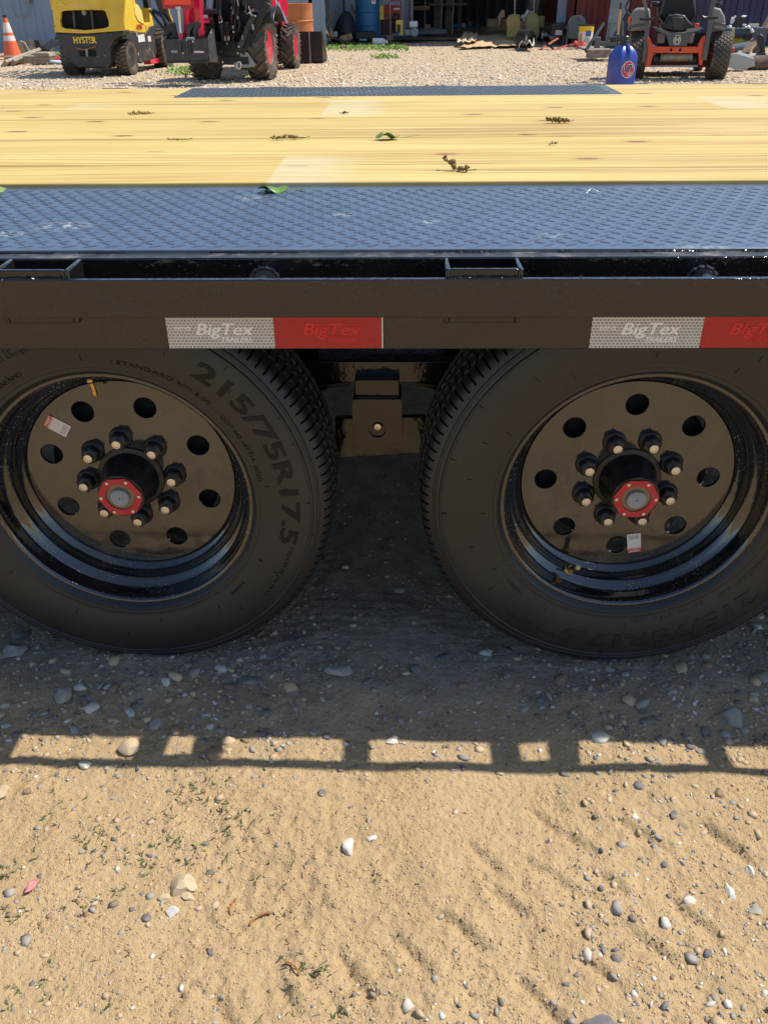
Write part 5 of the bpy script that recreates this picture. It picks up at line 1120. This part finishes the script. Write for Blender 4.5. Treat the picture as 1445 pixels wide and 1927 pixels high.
for i_, (y0_, y1_) in enumerate(((98.5, 105.5), (106.5, 111.5), (112, 119))): 
    a_, b_ = At(71 if i_ else 70, y0_, 17.1), At(100-2*i_, y1_, 17.1); solo('timber', MB().box((0, 0, 0), (b_.x-a_.x, .35, a_.z-b_.z)), OWOOD, ('top timber of the short stack beside the forklift tyre', 'middle timber of the short stack beside the forklift tyre', 'bottom timber of the short stack beside the forklift tyre')[i_], 'timber', ((a_.x+b_.x)/2, 17.1, (a_.z+b_.z)/2), group='stacked timbers', bevel=.005)
plank('dark steel angle leaning on the blue wall behind the forklift', (86, 93), (106, 78), 19.2, 20.4, .05, .16, MATTE, 'steel_bar', 'bar')
rg = MB().blob((0, 0, .04), (.28, .12, .05), 3, .35, 5); solo('rag', rg, P('cloth_red', (.35, .03, .04), .9), 'dark red rag on the gravel left of the forklift tyre', 'rag', (G(106, 116).x, 17.6, .01)); solo('plastic_sheet', MB().blob((0, 0, .03), (.22, .1, .04), 3, .3, 6), P('sheet_blue', (.45, .52, .62), .5), 'pale plastic sheet beside the red rag', 'sheet', (G(112, 119).x, 17.1, .01))
# ------------------------------------------------------------------ clutter in front of the shed, centre left
BT = P('black_tarp', (.010, .014, .020), .6, 0, .3, 5, bump=.3, bs=8)
q0, q1 = At(622, 60, 22.6), At(674, 60, 22.6); zt = At(640, 21, 22.6).z
o = solo('tarp_heap', MB().blob((0, 0, 0), ((q1.x-q0.x)/2, .4, zt), 3, .13, 4, 2.3, 0), BT, 'round heap covered in black tarp left of the blue barrel', 'tarp', ((q0.x+q1.x)/2, 22.7, .0))
plank('dark leaning plank nearest the rusty drum', (612, 88), (592, -12), 21.5, 22.6, .10, .24, P('plank_dark', (.05, .045, .045), .8), group=None)
plank('tall brown plank leaning beside the dark one', (618, 70), (599, -14), 21.6, 23.4, .05, .17, BWOOD); plank('tall brown plank with pale edge right of the first brown one', (625, 68), (611, -14), 21.7, 23.5, .05, .12, P('brown_wood_pale', (.27, .19, .12), .8, 0, .4, 7))
plank('short plank propped diagonally on the tarp heap', (604, 70), (630, 22), 21.8, 22.2, .05, .13, P('brown_wood_dark', (.13, .09, .065), .8, 0, .4, 7))
plank('black curved blade standing against the white wall', (661, 9), (669, 32), 22.8, 22.8, .06, .05, MATTE, 'scrap_iron', 'scrap')
plank('thin black pipe lying along the shed front', (606, 66), (672, 84), 21.4, 21.4, .03, .03, MATTE, 'pipe', 'pipe'); plank('short board lying below the tarp heap', (640, 74), (662, 68), 21.6, 21.6, .1, .08, BWOOD)
def bx(name, label, cat, x0_, y0_, x1_, y1_, Y, dep, mat, bevel=.01, rz=0, group=None):
    a_, b_ = At(x0_, y0_, Y), At(x1_, y1_, Y); return solo(name, MB().box((0, dep/2, 0), (b_.x-a_.x, dep, a_.z-b_.z)), mat, label, cat, ((a_.x+b_.x)/2, Y, (a_.z+b_.z)/2), (0, 0, rz), group, bevel)
bx('bucket', 'small pale bucket at the foot of the black tarp heap', 'bucket', 626, 60, 635, 70, 21.9, .15, P('bucket_pale', (.30, .36, .36), .5), .02)
bx('tray', 'black tray lying in front of the blue barrel', 'tray', 668, 60, 706, 75, 22.4, .5, MATTE, .03); bx('tray', 'grey tray half hidden by the loader bucket', 'tray', 606, 70, 617, 79, 21.6, .3, GALV, .01)
a_ = At(701, 71, 21.9); bo_ = MB().lathe([(.0, 0), (.07, .0), (.08, .02), (.08, .24), (.03, .32), (.028, .35), (0, .35)], 16, Matrix.Rotation(PI/2, 4, 'Y')); solo('bottle', bo_, WHT, 'white plastic bottle lying on its side by the blue barrel', 'bottle', (a_.x, 21.9, .08))
bx('plank', 'blue strip of wood lying in the shade left of the bottle', 'strip', 676, 74, 690, 77, 21.6, .1, P('strip_blue', (.03, .12, .30), .6), .004); bx('timber_block', 'short brown timber block right of the white bottle', 'block', 727, 67, 740, 76, 22.0, .2, P('block_wood', (.16, .11, .075), .8), .006); bx('brick', 'old brick lying in the green weeds', 'brick', 639, 87, 653, 94, 20.7, .12, P('brick_brown', (.20, .13, .10), .9), .006)
pole = At(735, 40, 22.9)
solo('broom_pole', MB().cyl((0, 0, 0), (-.03, .1, 1.7), .012, n=8), OWOOD, 'thin pale pole standing before the red machine', 'pole', (pole.x, 22.9, .02))
g_ = Veh('generator', 'small red engine machine with tubular frame inside the shed', 'generator', At(744, 20, 23.6).x, 23.6, 0, z=.07)
g_.p('housing', g_.face(734, 10, 752, 25, 0, .25), P('generator_red', (.42, .035, .02), .45), bevel=.02); g_.p('frame', MB().tube([g_.L(a_, b_, 0) for a_, b_ in ((733, 40), (733, 3), (735, 1), (752, 1), (754, 4), (754, 38))], .017, 8), P('generator_frame', (.40, .06, .03), .5)); g_.p('decal', g_.face(740, 15.5, 752, 18, -.003, .002), WHT); g_.p('engine', g_.face(736, 26, 752, 38, .05, .25), MATTE, bevel=.02); g_.p('legs', g_.face(735, 38, 751, 62, .1, .2), P('machine_maroon', (.07, .015, .015), .6), bevel=.01)
q = At(724, 22, 23.4); hh_ = Veh('hose_reel', 'yellow and red round reel beside the blue barrel', 'reel', q.x, 23.4, 0, z=.07)
hh_.p('disc', MB().lathe([(0, 0), (.145, .0), (.15, .05), (0, .06)], 24, Matrix.Translation((.06, 0, q.z-.07)), axis='y'), P('reel_red', (.25, .015, .01), .5)); hh_.p('side_plate', hh_.face(714, 11, 722, 37, -.03, .03), YEL, bevel=.005); hh_.p('stand', hh_.face(716, 37, 738, 66, .05, .2), P('machine_maroon', 0), bevel=.01)
yr = Veh('step_stool', 'small yellow metal step frame on the shed floor', 'stool', At(751, 60, 22.9).x, 22.9, 0)
yr.p('top', yr.face(745, 38, 758, 46, 0, .06), YEL, bevel=.004); yr.p('leg', yr.face(754, 46, 758, 65, 0, .05), YEL); yr.p('foot', yr.face(752, 61, 758, 66, -.01, .05), YEL); yr.p('leg', yr.face(745.5, 46, 747.5, 60, .02, .03), YEL)
en = Veh('small_engine', 'small grey engine with a white tank on the shed floor', 'engine', At(777, 60, 22.9).x, 22.9, 0)
en.p('tank', en.face(770, 40, 786, 52, 0, .25), WHT, bevel=.03); q = en.L(780, 61, 0); en.p('block', MB().lathe([(0, 0), (.09, 0), (.11, .04), (.11, .2), (0, .2)], 14, Matrix.Translation(q), axis='y').box((q.x-.16, .1, q.z), (.14, .14, .12)), GALV, bevel=.01); en.p('base', en.face(742, 70, 795, 75, 0, .4), P('base_plum', (.035, .02, .025), .7))
bx('cardboard_box', 'long brown cardboard box on the dark bench inside the shed', 'box', 773, 6, 808, 19, 26.0, .4, P('cardboard', (.30, .21, .12), .85), .004); bx('bench', 'black covered bench inside the shed under the cardboard box', 'bench', 761, 20, 812, 44, 26.05, .8, VOID, .02)
bx('cardboard_box', 'small tan box on the shed floor below the timber studs', 'box', 799, 46, 810, 54, 25.0, .2, P('cardboard', 0), .004)
cl_ = MB(); cl_.blob((0, 0, .06), (.45, .2, .10), 3, .3, 9, 2.2, 0); solo('cloth_heap', cl_, P('grey_cloth', (.22, .20, .18), .9, bump=.4, bs=12), 'crumpled grey cloth heap on the shed floor', 'cloth', (At(815, 58, 24.6).x, 24.6, .07))
bx('tub', 'bright blue tub on the dark shed floor', 'tub', 852, 45, 864, 52, 26.0, .2, P('tub_blue', (.01, .05, .30), .5), .02)
# clutter along the dark back of the shed
for i_, (a_, b_, c_, d_, m_, lb_) in enumerate(((836, 34, 848, 52, BWOOD, 'brown board scrap among the dark clutter at the shed back'), (868, 44, 876, 52, GALV, 'grey can at the shed back left of the tall cardboard boxes'), (880, 40, 888, 51, DKSTEEL, 'dark canister next to the grey can at the shed back'), (893, 46, 905, 52, P('teal_bin', (.02, .07, .07), .6), 'teal bin at the shed back beside the cardboard boxes'))):
    bx('scrap', lb_, 'scrap', a_, b_, c_, d_, 26.8, .3, m_, .01)
CB = P('cardboard_light', (.50, .36, .21), .85, 0, .15, 5); CBD = P('cardboard', 0)
bx('cardboard_box', 'large open cardboard box standing at the end of the sunlit floor sheet', 'box', 918, 36, 941, 49, 24.1, .4, CBD, .004); bx('cardboard_box', 'lower cardboard box right under the open one', 'box', 917, 37 if False else 49.5, 942, 60 if False else 50.5, 24.1, .4, CBD, .001)
fp2 = Veh('cardboard_flap', 'sunlit cardboard flap sticking up beside the open box', 'flap', At(941, 40, 23.9).x, 23.9, 0); fp2.p('flap', MB().prism(fp2.xz([(935, 34), (944, 18), (949, 20), (949, 31), (945, 34)], 0), 0, .01, 'xz'), CB); fp2.p('flap', MB().prism(fp2.xz([(938, 34), (943, 34), (942, 48), (938, 48)], 0), .02, .03, 'xz'), CB)
# sunlit plywood sheet
sh = [G(a_, b_, .075) for a_, b_ in ((895, 74), (925, 49), (968, 49), (962, 72))]; solo('plywood_sheet', MB().prism([(p_.x-sh[0].x, p_.y-sh[0].y) for p_ in sh], 0, .02, 'xy'), P('plywood_grey', (.40, .34, .22), .8, 0, .15, 4), 'pale plywood sheet lying as a ramp at the shed front', 'plywood', (sh[0].x, sh[0].y, .072))
# mustard chairs
MU = P('mustard_panel', (.33, .25, .075), .6, 0, .2, 5, dirt=sr(90, 75, 40), da=.4); MU2 = P('olive_panel', (.30, .26, .09), .6, 0, .2, 5, dirt=sr(90, 80, 40), da=.4)
for pts, Y, m_, lb_ in (([(953, 71), (954, 50), (952, 38), (958, 29), (967, 26), (974, 27), (979, 34), (980, 45), (978, 72)], 21.9, MU, 'mustard brown panel with rounded shoulders left of the olive one'), ([(989, 72), (988, 38), (994, 26), (1001, 24), (1010, 25), (1015, 34), (1015, 62), (1012, 72)], 22.1, MU2, 'olive yellow panel with rounded shoulders right of the mustard one')):
    v_ = Veh('chair_back', lb_, 'panel', At(pts[0][0]+12, 70, Y).x, Y, 0); v_.p('panel', MB().prism(v_.xz(pts, 0), 0, .14, 'xz'), m_, bevel=.03)
    pp = v_.xz([(pts[5][0] if False else (pts[0][0]+16), 27), (pts[0][0]+17, -14)], .1); v_.p('handle', MB().tube([v_.L(pts[0][0]+15, 28, .1), v_.L(pts[0][0]+16, -14, .1)], .016, 6), OWOOD)
bx('cardboard_box', 'brown box between the mustard and olive panels', 'box', 979, 40, 989, 66, 22.6, .3, CBD, .004); bx('crate', 'dark brown crate left of the mustard panel', 'crate', 944, 36, 956, 54, 23.0, .3, P('crate_brown', (.12, .07, .045), .8), .006); bx('box', 'olive box edge at the right of the olive panel', 'box', 1014, 30, 1023, 52, 22.6, .3, MU2, .01)
cr = MB(); [cr.blob((rs.uniform(-.22, .22), rs.uniform(-.1, .1), rs.uniform(-.05, .1)), (.045, .03, .05), 2, .4, 200+k) for k in range(9)]; solo('paper_scraps', cr, P('paper_white', (.62, .58, .54), .8, 0, .3, 20), 'white paper and bottles heaped behind the two rounded panels', 'papers', (At(985, 25, 22.9).x, 22.9, At(985, 32, 22.9).z))
# big black tyre leaning at the post
q = At(1035, 40, 22.9); R2 = .62; solo('tyre', ytyre(R2, .3, .33, 'block'), RUBY, 'large black tyre standing behind the pale post', 'tyre', (At(1040, 30, 22.9).x, 23.0, R2+.03), (0, 0, .9))
bx('black_coat', 'dark cloth hanging left of the large tyre', 'cloth', 1002, -20, 1022, 30, 23.4, .1, BT, .03)
# cardboard sheets on the gravel
def crumple(name, label, cat, pxs, mat, amp, seed, zoff=.02, nx=22, ny=9, tilt=.10):
    """pxs: four ground corners (near-left, near-right, far-right, far-left)"""
    c4 = [G(*a_) for a_ in pxs]; rs_ = np.random.RandomState(seed); vs = []
    for i in range(nx+1):
        for k in range(ny+1):
            u, v = i/nx, k/ny; p_ = (c4[0]*(1-u)+c4[1]*u)*(1-v)+(c4[3]*(1-u)+c4[2]*u)*v
            e_ = .35 if k in (0, ny) or i in (0, nx) else 0
            zz = zoff+amp*(abs(math.sin(u*7+v*3+seed))*.6+.5*abs(math.sin(u*17-v*6))+rs_.uniform(-.3, .3)+e_*rs_.rand())
            vs.append((p_.x-c4[0].x+rs_.normal()*.02*e_*2, p_.y-c4[0].y+rs_.normal()*.05*e_, max(.01, zz+v*tilt)))
    fs = [(i*(ny+1)+k, (i+1)*(ny+1)+k, (i+1)*(ny+1)+k+1, i*(ny+1)+k+1) for i in range(nx) for k in range(ny)]
    o = solo(name, MB().add(vs, fs).mesh(name, 25), mat, label, cat, (c4[0].x, c4[0].y, 0)); mo = o.modifiers.new('thickness', 'SOLIDIFY'); mo.thickness = .006; return o
KR = P('kraft_tan', (.58, .40, .22), .85, 0, .15, 3, dirt=sr(150, 110, 70), da=.4, ds=2)
crumple('cardboard_sheet', 'long crumpled tan cardboard sheet flattened on the gravel', 'cardboard', ((862, 94), (985, 90), (985, 74), (900, 79)), KR, .035, 2)
crumple('cardboard_sheet', 'folded tan cardboard end sticking up at the left of the long sheet', 'cardboard', ((857, 90), (893, 90), (898, 80), (878, 78)), P('kraft_light', (.62, .45, .26), .85, 0, .15, 3), .07, 5, .05, 8, 5)
crumple('paper_bag', 'crumpled white paper bags heaped between the pipe and the bucket', 'paper', ((1016, 84), (1075, 86), (1085, 72), (1022, 70)), P('paper_dirty', (.60, .54, .46), .85, 0, .4, 8), .13, 7, .05, 16, 6)
crumple('paper_bag', 'crumpled pale paper in front of the black pipe opening', 'paper', ((976, 96), (1004, 97), (1003, 87), (980, 87)), P('paper_dirty', 0), .12, 9, .03, 10, 5)
crumple('paper_bag', 'small tuft of torn paper on top of the black pipe', 'paper', ((986, 78), (1000, 78), (1000, 74), (988, 74)), P('paper_dirty', 0), .1, 12, At(990, 60, 20.2).z-.10, 6, 4)
crumple('wrapping_paper', 'grey printed wrapping paper standing over the red strips', 'paper', ((1045, 84), (1075, 84), (1070, 74), (1050, 74)), P('paper_grey', (.28, .26, .23), .85, 0, .5, 14), .28, 15, .12, 10, 5)
# black pipe
q = At(998, 73, 20.1); R3 = S(31, 20.1)/2; pr_ = [(R3, 0), (R3*.86, 0), (R3*.84, .3), (R3, .3)]; solo('black_pipe', MB().lathe(pr_, 36, Matrix.Rotation(.55, 4, 'Z'), closed=True, axis='y'), P('pipe_black', (.014, .015, .012), .6, 0, .3, 5, dirt=sr(120, 110, 90), da=.12), 'short wide black pipe lying open end forward on the cardboard', 'pipe', (q.x, 20.1, R3+.02), (0, 0, 0))
PK = P('faded_red_strip', (.45, .13, .10), .6, 0, .2, 6)
plank('faded red strip curving up from the gravel at the left', (1017, 93), (1047, 73), 20.0, 20.4, .03, .10, PK, 'strip', 'strip'); plank('long faded red strip lying low in front of the papers', (1036, 96), (1078, 82), 19.9, 20.3, .03, .07, PK, 'strip', 'strip'); plank('black strip crossing behind the left red strip', (1023, 78), (1040, 92), 20.3, 19.9, .03, .07, MATTE, 'strip', 'strip')
bx('red_block', 'small faded red block under the end of the long strip', 'block', 1072, 84, 1078, 89, 20.0, .1, PK, .004)
# cooler stand, grey can, yellow banded bucket, plow pile
bx('crate', 'black crate with a pale label under the pale post', 'crate', 1039, 44, 1063, 68, 21.2, .4, MATTE, .01); bx('paper_label', 'white sheet stuck on the front of the black crate', 'sheet', 1045, 57, 1057, 66, 21.18, .008, P('paper_white', 0), .001)
cn = Veh('plastic_chair', 'dark grey plastic chair back with two slots beside the banded bucket', 'chair', At(1085, 60, 20.9).x, 20.9, 0)
GC = P('chair_grey', (.10, .125, .13), .4, 0, .15, 5, coat=.2)
co_ = cn.xz([(1070, 72), (1069, 40), (1073, 33), (1079, 30), (1092, 29.5), (1098, 33), (1101, 40), (1102, 72)], 0); ho_ = [cn.xz([(1080, 34), (1091, 34), (1091, 36), (1080, 36)], 0), cn.xz([(1080, 38), (1092, 38), (1092, 40), (1080, 40)], 0)]
cm_ = plate2d(co_, ho_, .04, .006); cn.p('back', xf(cm_, UP), GC); cn.p('seat', MB().box((0, .28, .36), (.44, .5, .05)), GC, bevel=.02); [cn.p('leg', MB().bar((sx_*.2, sy_, 0), (sx_*.18, sy_, .36), .04, .04), GC) for sx_ in (-1, 1) for sy_ in (.06, .5)]
bk_ = Veh('pail', 'white pail with a yellow band and black lid', 'bucket', At(1101, 70, 20.3).x, 20.3, 0)
RB = S(28, 20.3)/2; zt_ = bk_.L(1100, 47, -RB).z
bk_.p('body', MB().lathe([(0, .0), (RB*.86, .0), (RB*.97, zt_*.72), (0, zt_*.72)], 28), WHT); bk_.p('band', MB().lathe([(RB*.97, zt_*.70), (RB, zt_*.95), (0, zt_*.95)], 28), P('band_yellow', (.80, .55, .02), .5)); bk_.p('lid', MB().lathe([(0, zt_*.95), (RB*1.04, zt_*.95), (RB*1.04, zt_), (0, zt_)], 28), MATTE)
for px_, py_, w_, h_, m_ in ((1107, 63, 10, 9, P('print_blue', (.08, .12, .35), .5)), (1092, 70, 5, 12, P('print_orange', (.7, .3, .05), .5)), (1104, 76, 9, 8, P('print_grey2', (.45, .45, .45), .5))):
    a_ = bk_.L(px_, py_, -RB); xx = max(-.8, min(.8, a_.x/RB)); bk_.p('print', MB().box((RB*xx*.93, -RB*math.sqrt(1-xx*xx*.86)*.985, a_.z), (S(w_, 20), .012, S(h_, 20)), (0, 0, math.asin(xx*.9))), m_)
rg2 = MB(); [rg2.blob((rs.uniform(-.12, .12), rs.uniform(-.05, .05), rs.uniform(.03, .12)), (.05, .04, .04), 2, .3, 300+k) for k in range(7)]; solo('red_netting', rg2, P('netting_red', (.62, .07, .04), .6), 'orange red netting scrap at the foot of the pail', 'netting', (At(1090, 85, 19.8).x, 19.8, .01))
# pallet with machine frame left of the jug
pt = Veh('pallet', 'wooden pallet stack left of the blue jug', 'pallet', At(1123, 105, 16.6).x, 16.6, 0)
pt.p('deck_board', pt.face(1105, 93, 1150, 97, 0, .9), OWOOD, bevel=.006); pt.p('block', pt.face(1105, 97.5, 1142, 109, .01, .12), P('grey_brown_wood', 0), bevel=.006); pt.p('block', pt.face(1143, 97.5, 1178, 107, .01, .12), OWOOD, bevel=.006)
GF = P('grey_green_frame', (.13, .14, .12), .6, 0, .25, 6)
mf = Veh('machine_frame', 'grey green machine frame with two uprights on the pallet', 'frame', At(1150, 80, 16.9).x, 16.9, 0, z=.0)
mf.p('bed', mf.face(1122, 79, 1176, 86, 0, .15), GF, bevel=.006); mf.p('bed', mf.face(1121, 70, 1128, 92, -.03, .1), GF, bevel=.006); mf.p('upright', mf.seg((1142, 80), (1147, 42), .05, .03, .04), GF); mf.p('upright', mf.seg((1171, 80), (1171, 40), .05, .03, .04), GF); mf.p('cross_bar', mf.seg((1145, 44), (1172, 43), .05, .03, .03), GF); mf.p('motor', mf.face(1150, 70, 1172, 79, .02, .25), DKSTEEL, bevel=.02)
plank('long thin black bar leaning left of the machine frame', (1101, 96), (1135, 44), 16.6, 17.6, .05, .03, MATTE, 'steel_bar', 'bar')
sp2 = Veh('shovel', 'wooden shovel handle standing up behind the blue jug', 'shovel', At(1162, 75, 12.75).x, 12.75, 0)
sp2.p('handle', MB().cyl(sp2.L(1162, 66, 0), sp2.L(1167, 16, 0), .014, n=10), P('handle_wood', (.55, .34, .10), .55)); sp2.p('grip', MB().cyl(sp2.L(1167, 17, 0), sp2.L(1168, 5, 0), .019, .012, n=10), MATTE); sp2.p('shaft', MB().bar((sp2.L(1162, 66, 0)), (0, 0, .02), .03, .02), DKSTEEL)
# ------------------------------------------------------------------ right hand side: bench with scrap, galvanised chute
bn = Veh('work_bench', 'dark blue steel bench piled with scrap at the right edge', 'bench', At(1400, 90, 16.4).x, 16.4, 0)
BB = P('bench_blue', (.055, .08, .11), .45, .2, .25, 6, dirt=sr(120, 110, 100), da=.3)
bn.p('top', bn.face(1353, 54, 1438, 64, 0, .55), BB, bevel=.006); bn.p('leg', bn.face(1424, 64, 1432, 100, 0, .08), BB); bn.p('leg', bn.face(1366, 64, 1371, 100, .4, .08), BB); bn.p('block', bn.face(1418, 52, 1440, 78, -.04, .3), BB, bevel=.01)
rs2 = np.random.RandomState(8)
for i_, (cx_, cy_, w_, h_, lb_) in enumerate(((1373, 50, 9, 4, 'white crumpled bag at the left end of the bench'), (1378, 38, 5, 9, 'white bracket standing on the bench left of centre'), (1383, 33, 3, 5, 'small white clip on top of the standing bracket'), (1400, 48, 5, 6, 'white fitting in the middle of the bench'), (1408, 50, 9, 5, 'white plastic parts right of the bench middle'), (1415, 57, 7, 6, 'white bag hanging over the front edge of the bench'), (1401, 31, 9, 3, 'pinkish white lever on top of the scrap pile'))):
    mb = MB(); a_ = At(cx_, cy_, 16.3); k_ = S(1, 16.3)
    for q_ in range(4): mb.blob((rs2.uniform(-.4, .4)*w_*k_, rs2.uniform(-.05, .05), rs2.uniform(-.3, .3)*h_*k_), (w_*k_*.35, .04, h_*k_*.35), 2, .35, 400+i_*7+q_)
    solo('scrap_part', mb, WHT, lb_, 'scrap', (a_.x, 16.35, a_.z))
for i_, (a_, b_, lb_) in enumerate((((1385, 52), (1387, 36), 'short black post on the bench between the white parts'), ((1393, 52), (1394, 30), 'tall dark post in the middle of the bench'))): plank(lb_, a_, b_, 16.45, 16.45, .04, .04, MATTE, 'post', 'post')
for i_, y_ in enumerate((45.5, 49, 52.5)): plank(('topmost thin steel rod lying at the right of the bench', 'middle thin steel rod lying at the right of the bench', 'lowest thin steel rod lying at the right of the bench')[i_], (1408, y_), (1427, y_), 16.6, 16.6, .02, .02, STEEL, 'steel_rod', 'rod', 'thin rods on the bench')
YB = P('yellow_bag', (.55, .42, .03), .6, 0, .25, 8); mb = MB(); mb.blob((0, 0, 0), (.13, .1, .07), 3, .25, 30, 2.4); mb.blob((.16, 0, -.03), (.11, .09, .07), 3, .3, 31, 2.4); a_ = At(1372, 73, 16.6); solo('yellow_bag', mb, YB, 'yellow plastic bag under the bench behind the mower tyre', 'bag', (a_.x, 16.6, a_.z)); solo('bag_stand', MB().box((0, 0, 0), (.3, .2, .28)), DKSTEEL, 'dark box supporting the yellow bag under the bench', 'box', (a_.x+.05, 16.75, .14), bevel=.01)
wz = P('strap_cream', (.55, .55, .35), .8); plank('cream strap hanging down over the bench front', (1379, 52), (1378, 70), 16.3, 16.3, .02, .10, wz, 'strap', 'strap')
plank('brown board leaning under the right end of the bench', (1399, 103), (1424, 70), 15.2, 15.9, .04, .16, BWOOD); plank('weathered board end poking in at the right edge', (1437, 52), (1450, 28), 15.8, 15.8, .04, .14, P('board_pale', (.42, .33, .22), .8, 0, .2, 6))
gc = Veh('metal_chute', 'grey galvanised chute lying on the gravel right of the mower', 'chute', At(1392, 120, 14.4).x, 14.4, 0)
gc.p('side', MB().prism(gc.xz([(1366, 102), (1384, 101), (1419, 111), (1420, 124), (1404, 129), (1385, 131), (1366, 124)], 0), 0, .012, 'xz'), P('galvanised_sheet', (.34, .38, .39), .4, .5, .15, 4)); gc.p('top', MB().add([gc.L(1366, 102, 0), gc.L(1384, 101, 0), gc.L(1419, 111, 0), gc.L(1414, 104, .35), gc.L(1390, 98, .35)], [(0, 1, 2, 3, 4)]), P('galvanised_sheet', 0))
plank('red bar standing just right of the mower tyre', (1361, 128), (1366, 92), 14.2, 14.6, .06, .05, REDP, 'red_bar', 'bar'); bx('red_bracket', 'bright red bracket on top of the grey chute', 'bracket', 1362, 90, 1380, 102, 14.55, .12, P('bracket_red', (.62, .03, .03), .5), .008)
ax_ = Veh('axle_stub', 'black axle stub standing at the right edge of the chute', 'axle', At(1433, 110, 14.9).x, 14.9, 0); ax_.p('upright', MB().prism(ax_.xz([(1421, 70), (1430, 64), (1438, 70), (1440, 108), (1434, 112), (1427, 80)], 0), 0, .12, 'xz'), MATTE, bevel=.01); ax_.p('foot', MB().lathe([(0, -.05), (.07, -.04), (.08, .05), (0, .06)], 16, Matrix.Translation(ax_.L(1431, 108, 0)), axis='y'), DKSTEEL)
q = At(1455, 118, 14.7); solo('log', MB().cyl((-.35, 0, 0), (.5, .2, 0), .10, .12, n=18), P('bark_brown', (.12, .08, .07), .9, 0, .4, 9), 'dark brown log lying at the right edge behind the chute', 'log', (q.x, 14.7, .1)); a_, b_ = At(1372, 91, 15.8), At(1420, 84, 16.4)
solo('rolled_cloth', MB().cyl(a_, b_, .05, .07, n=14), P('denim_blue', (.05, .08, .12), .9, 0, .3, 9), 'blue rolled cloth on the gravel behind the chute', 'cloth')
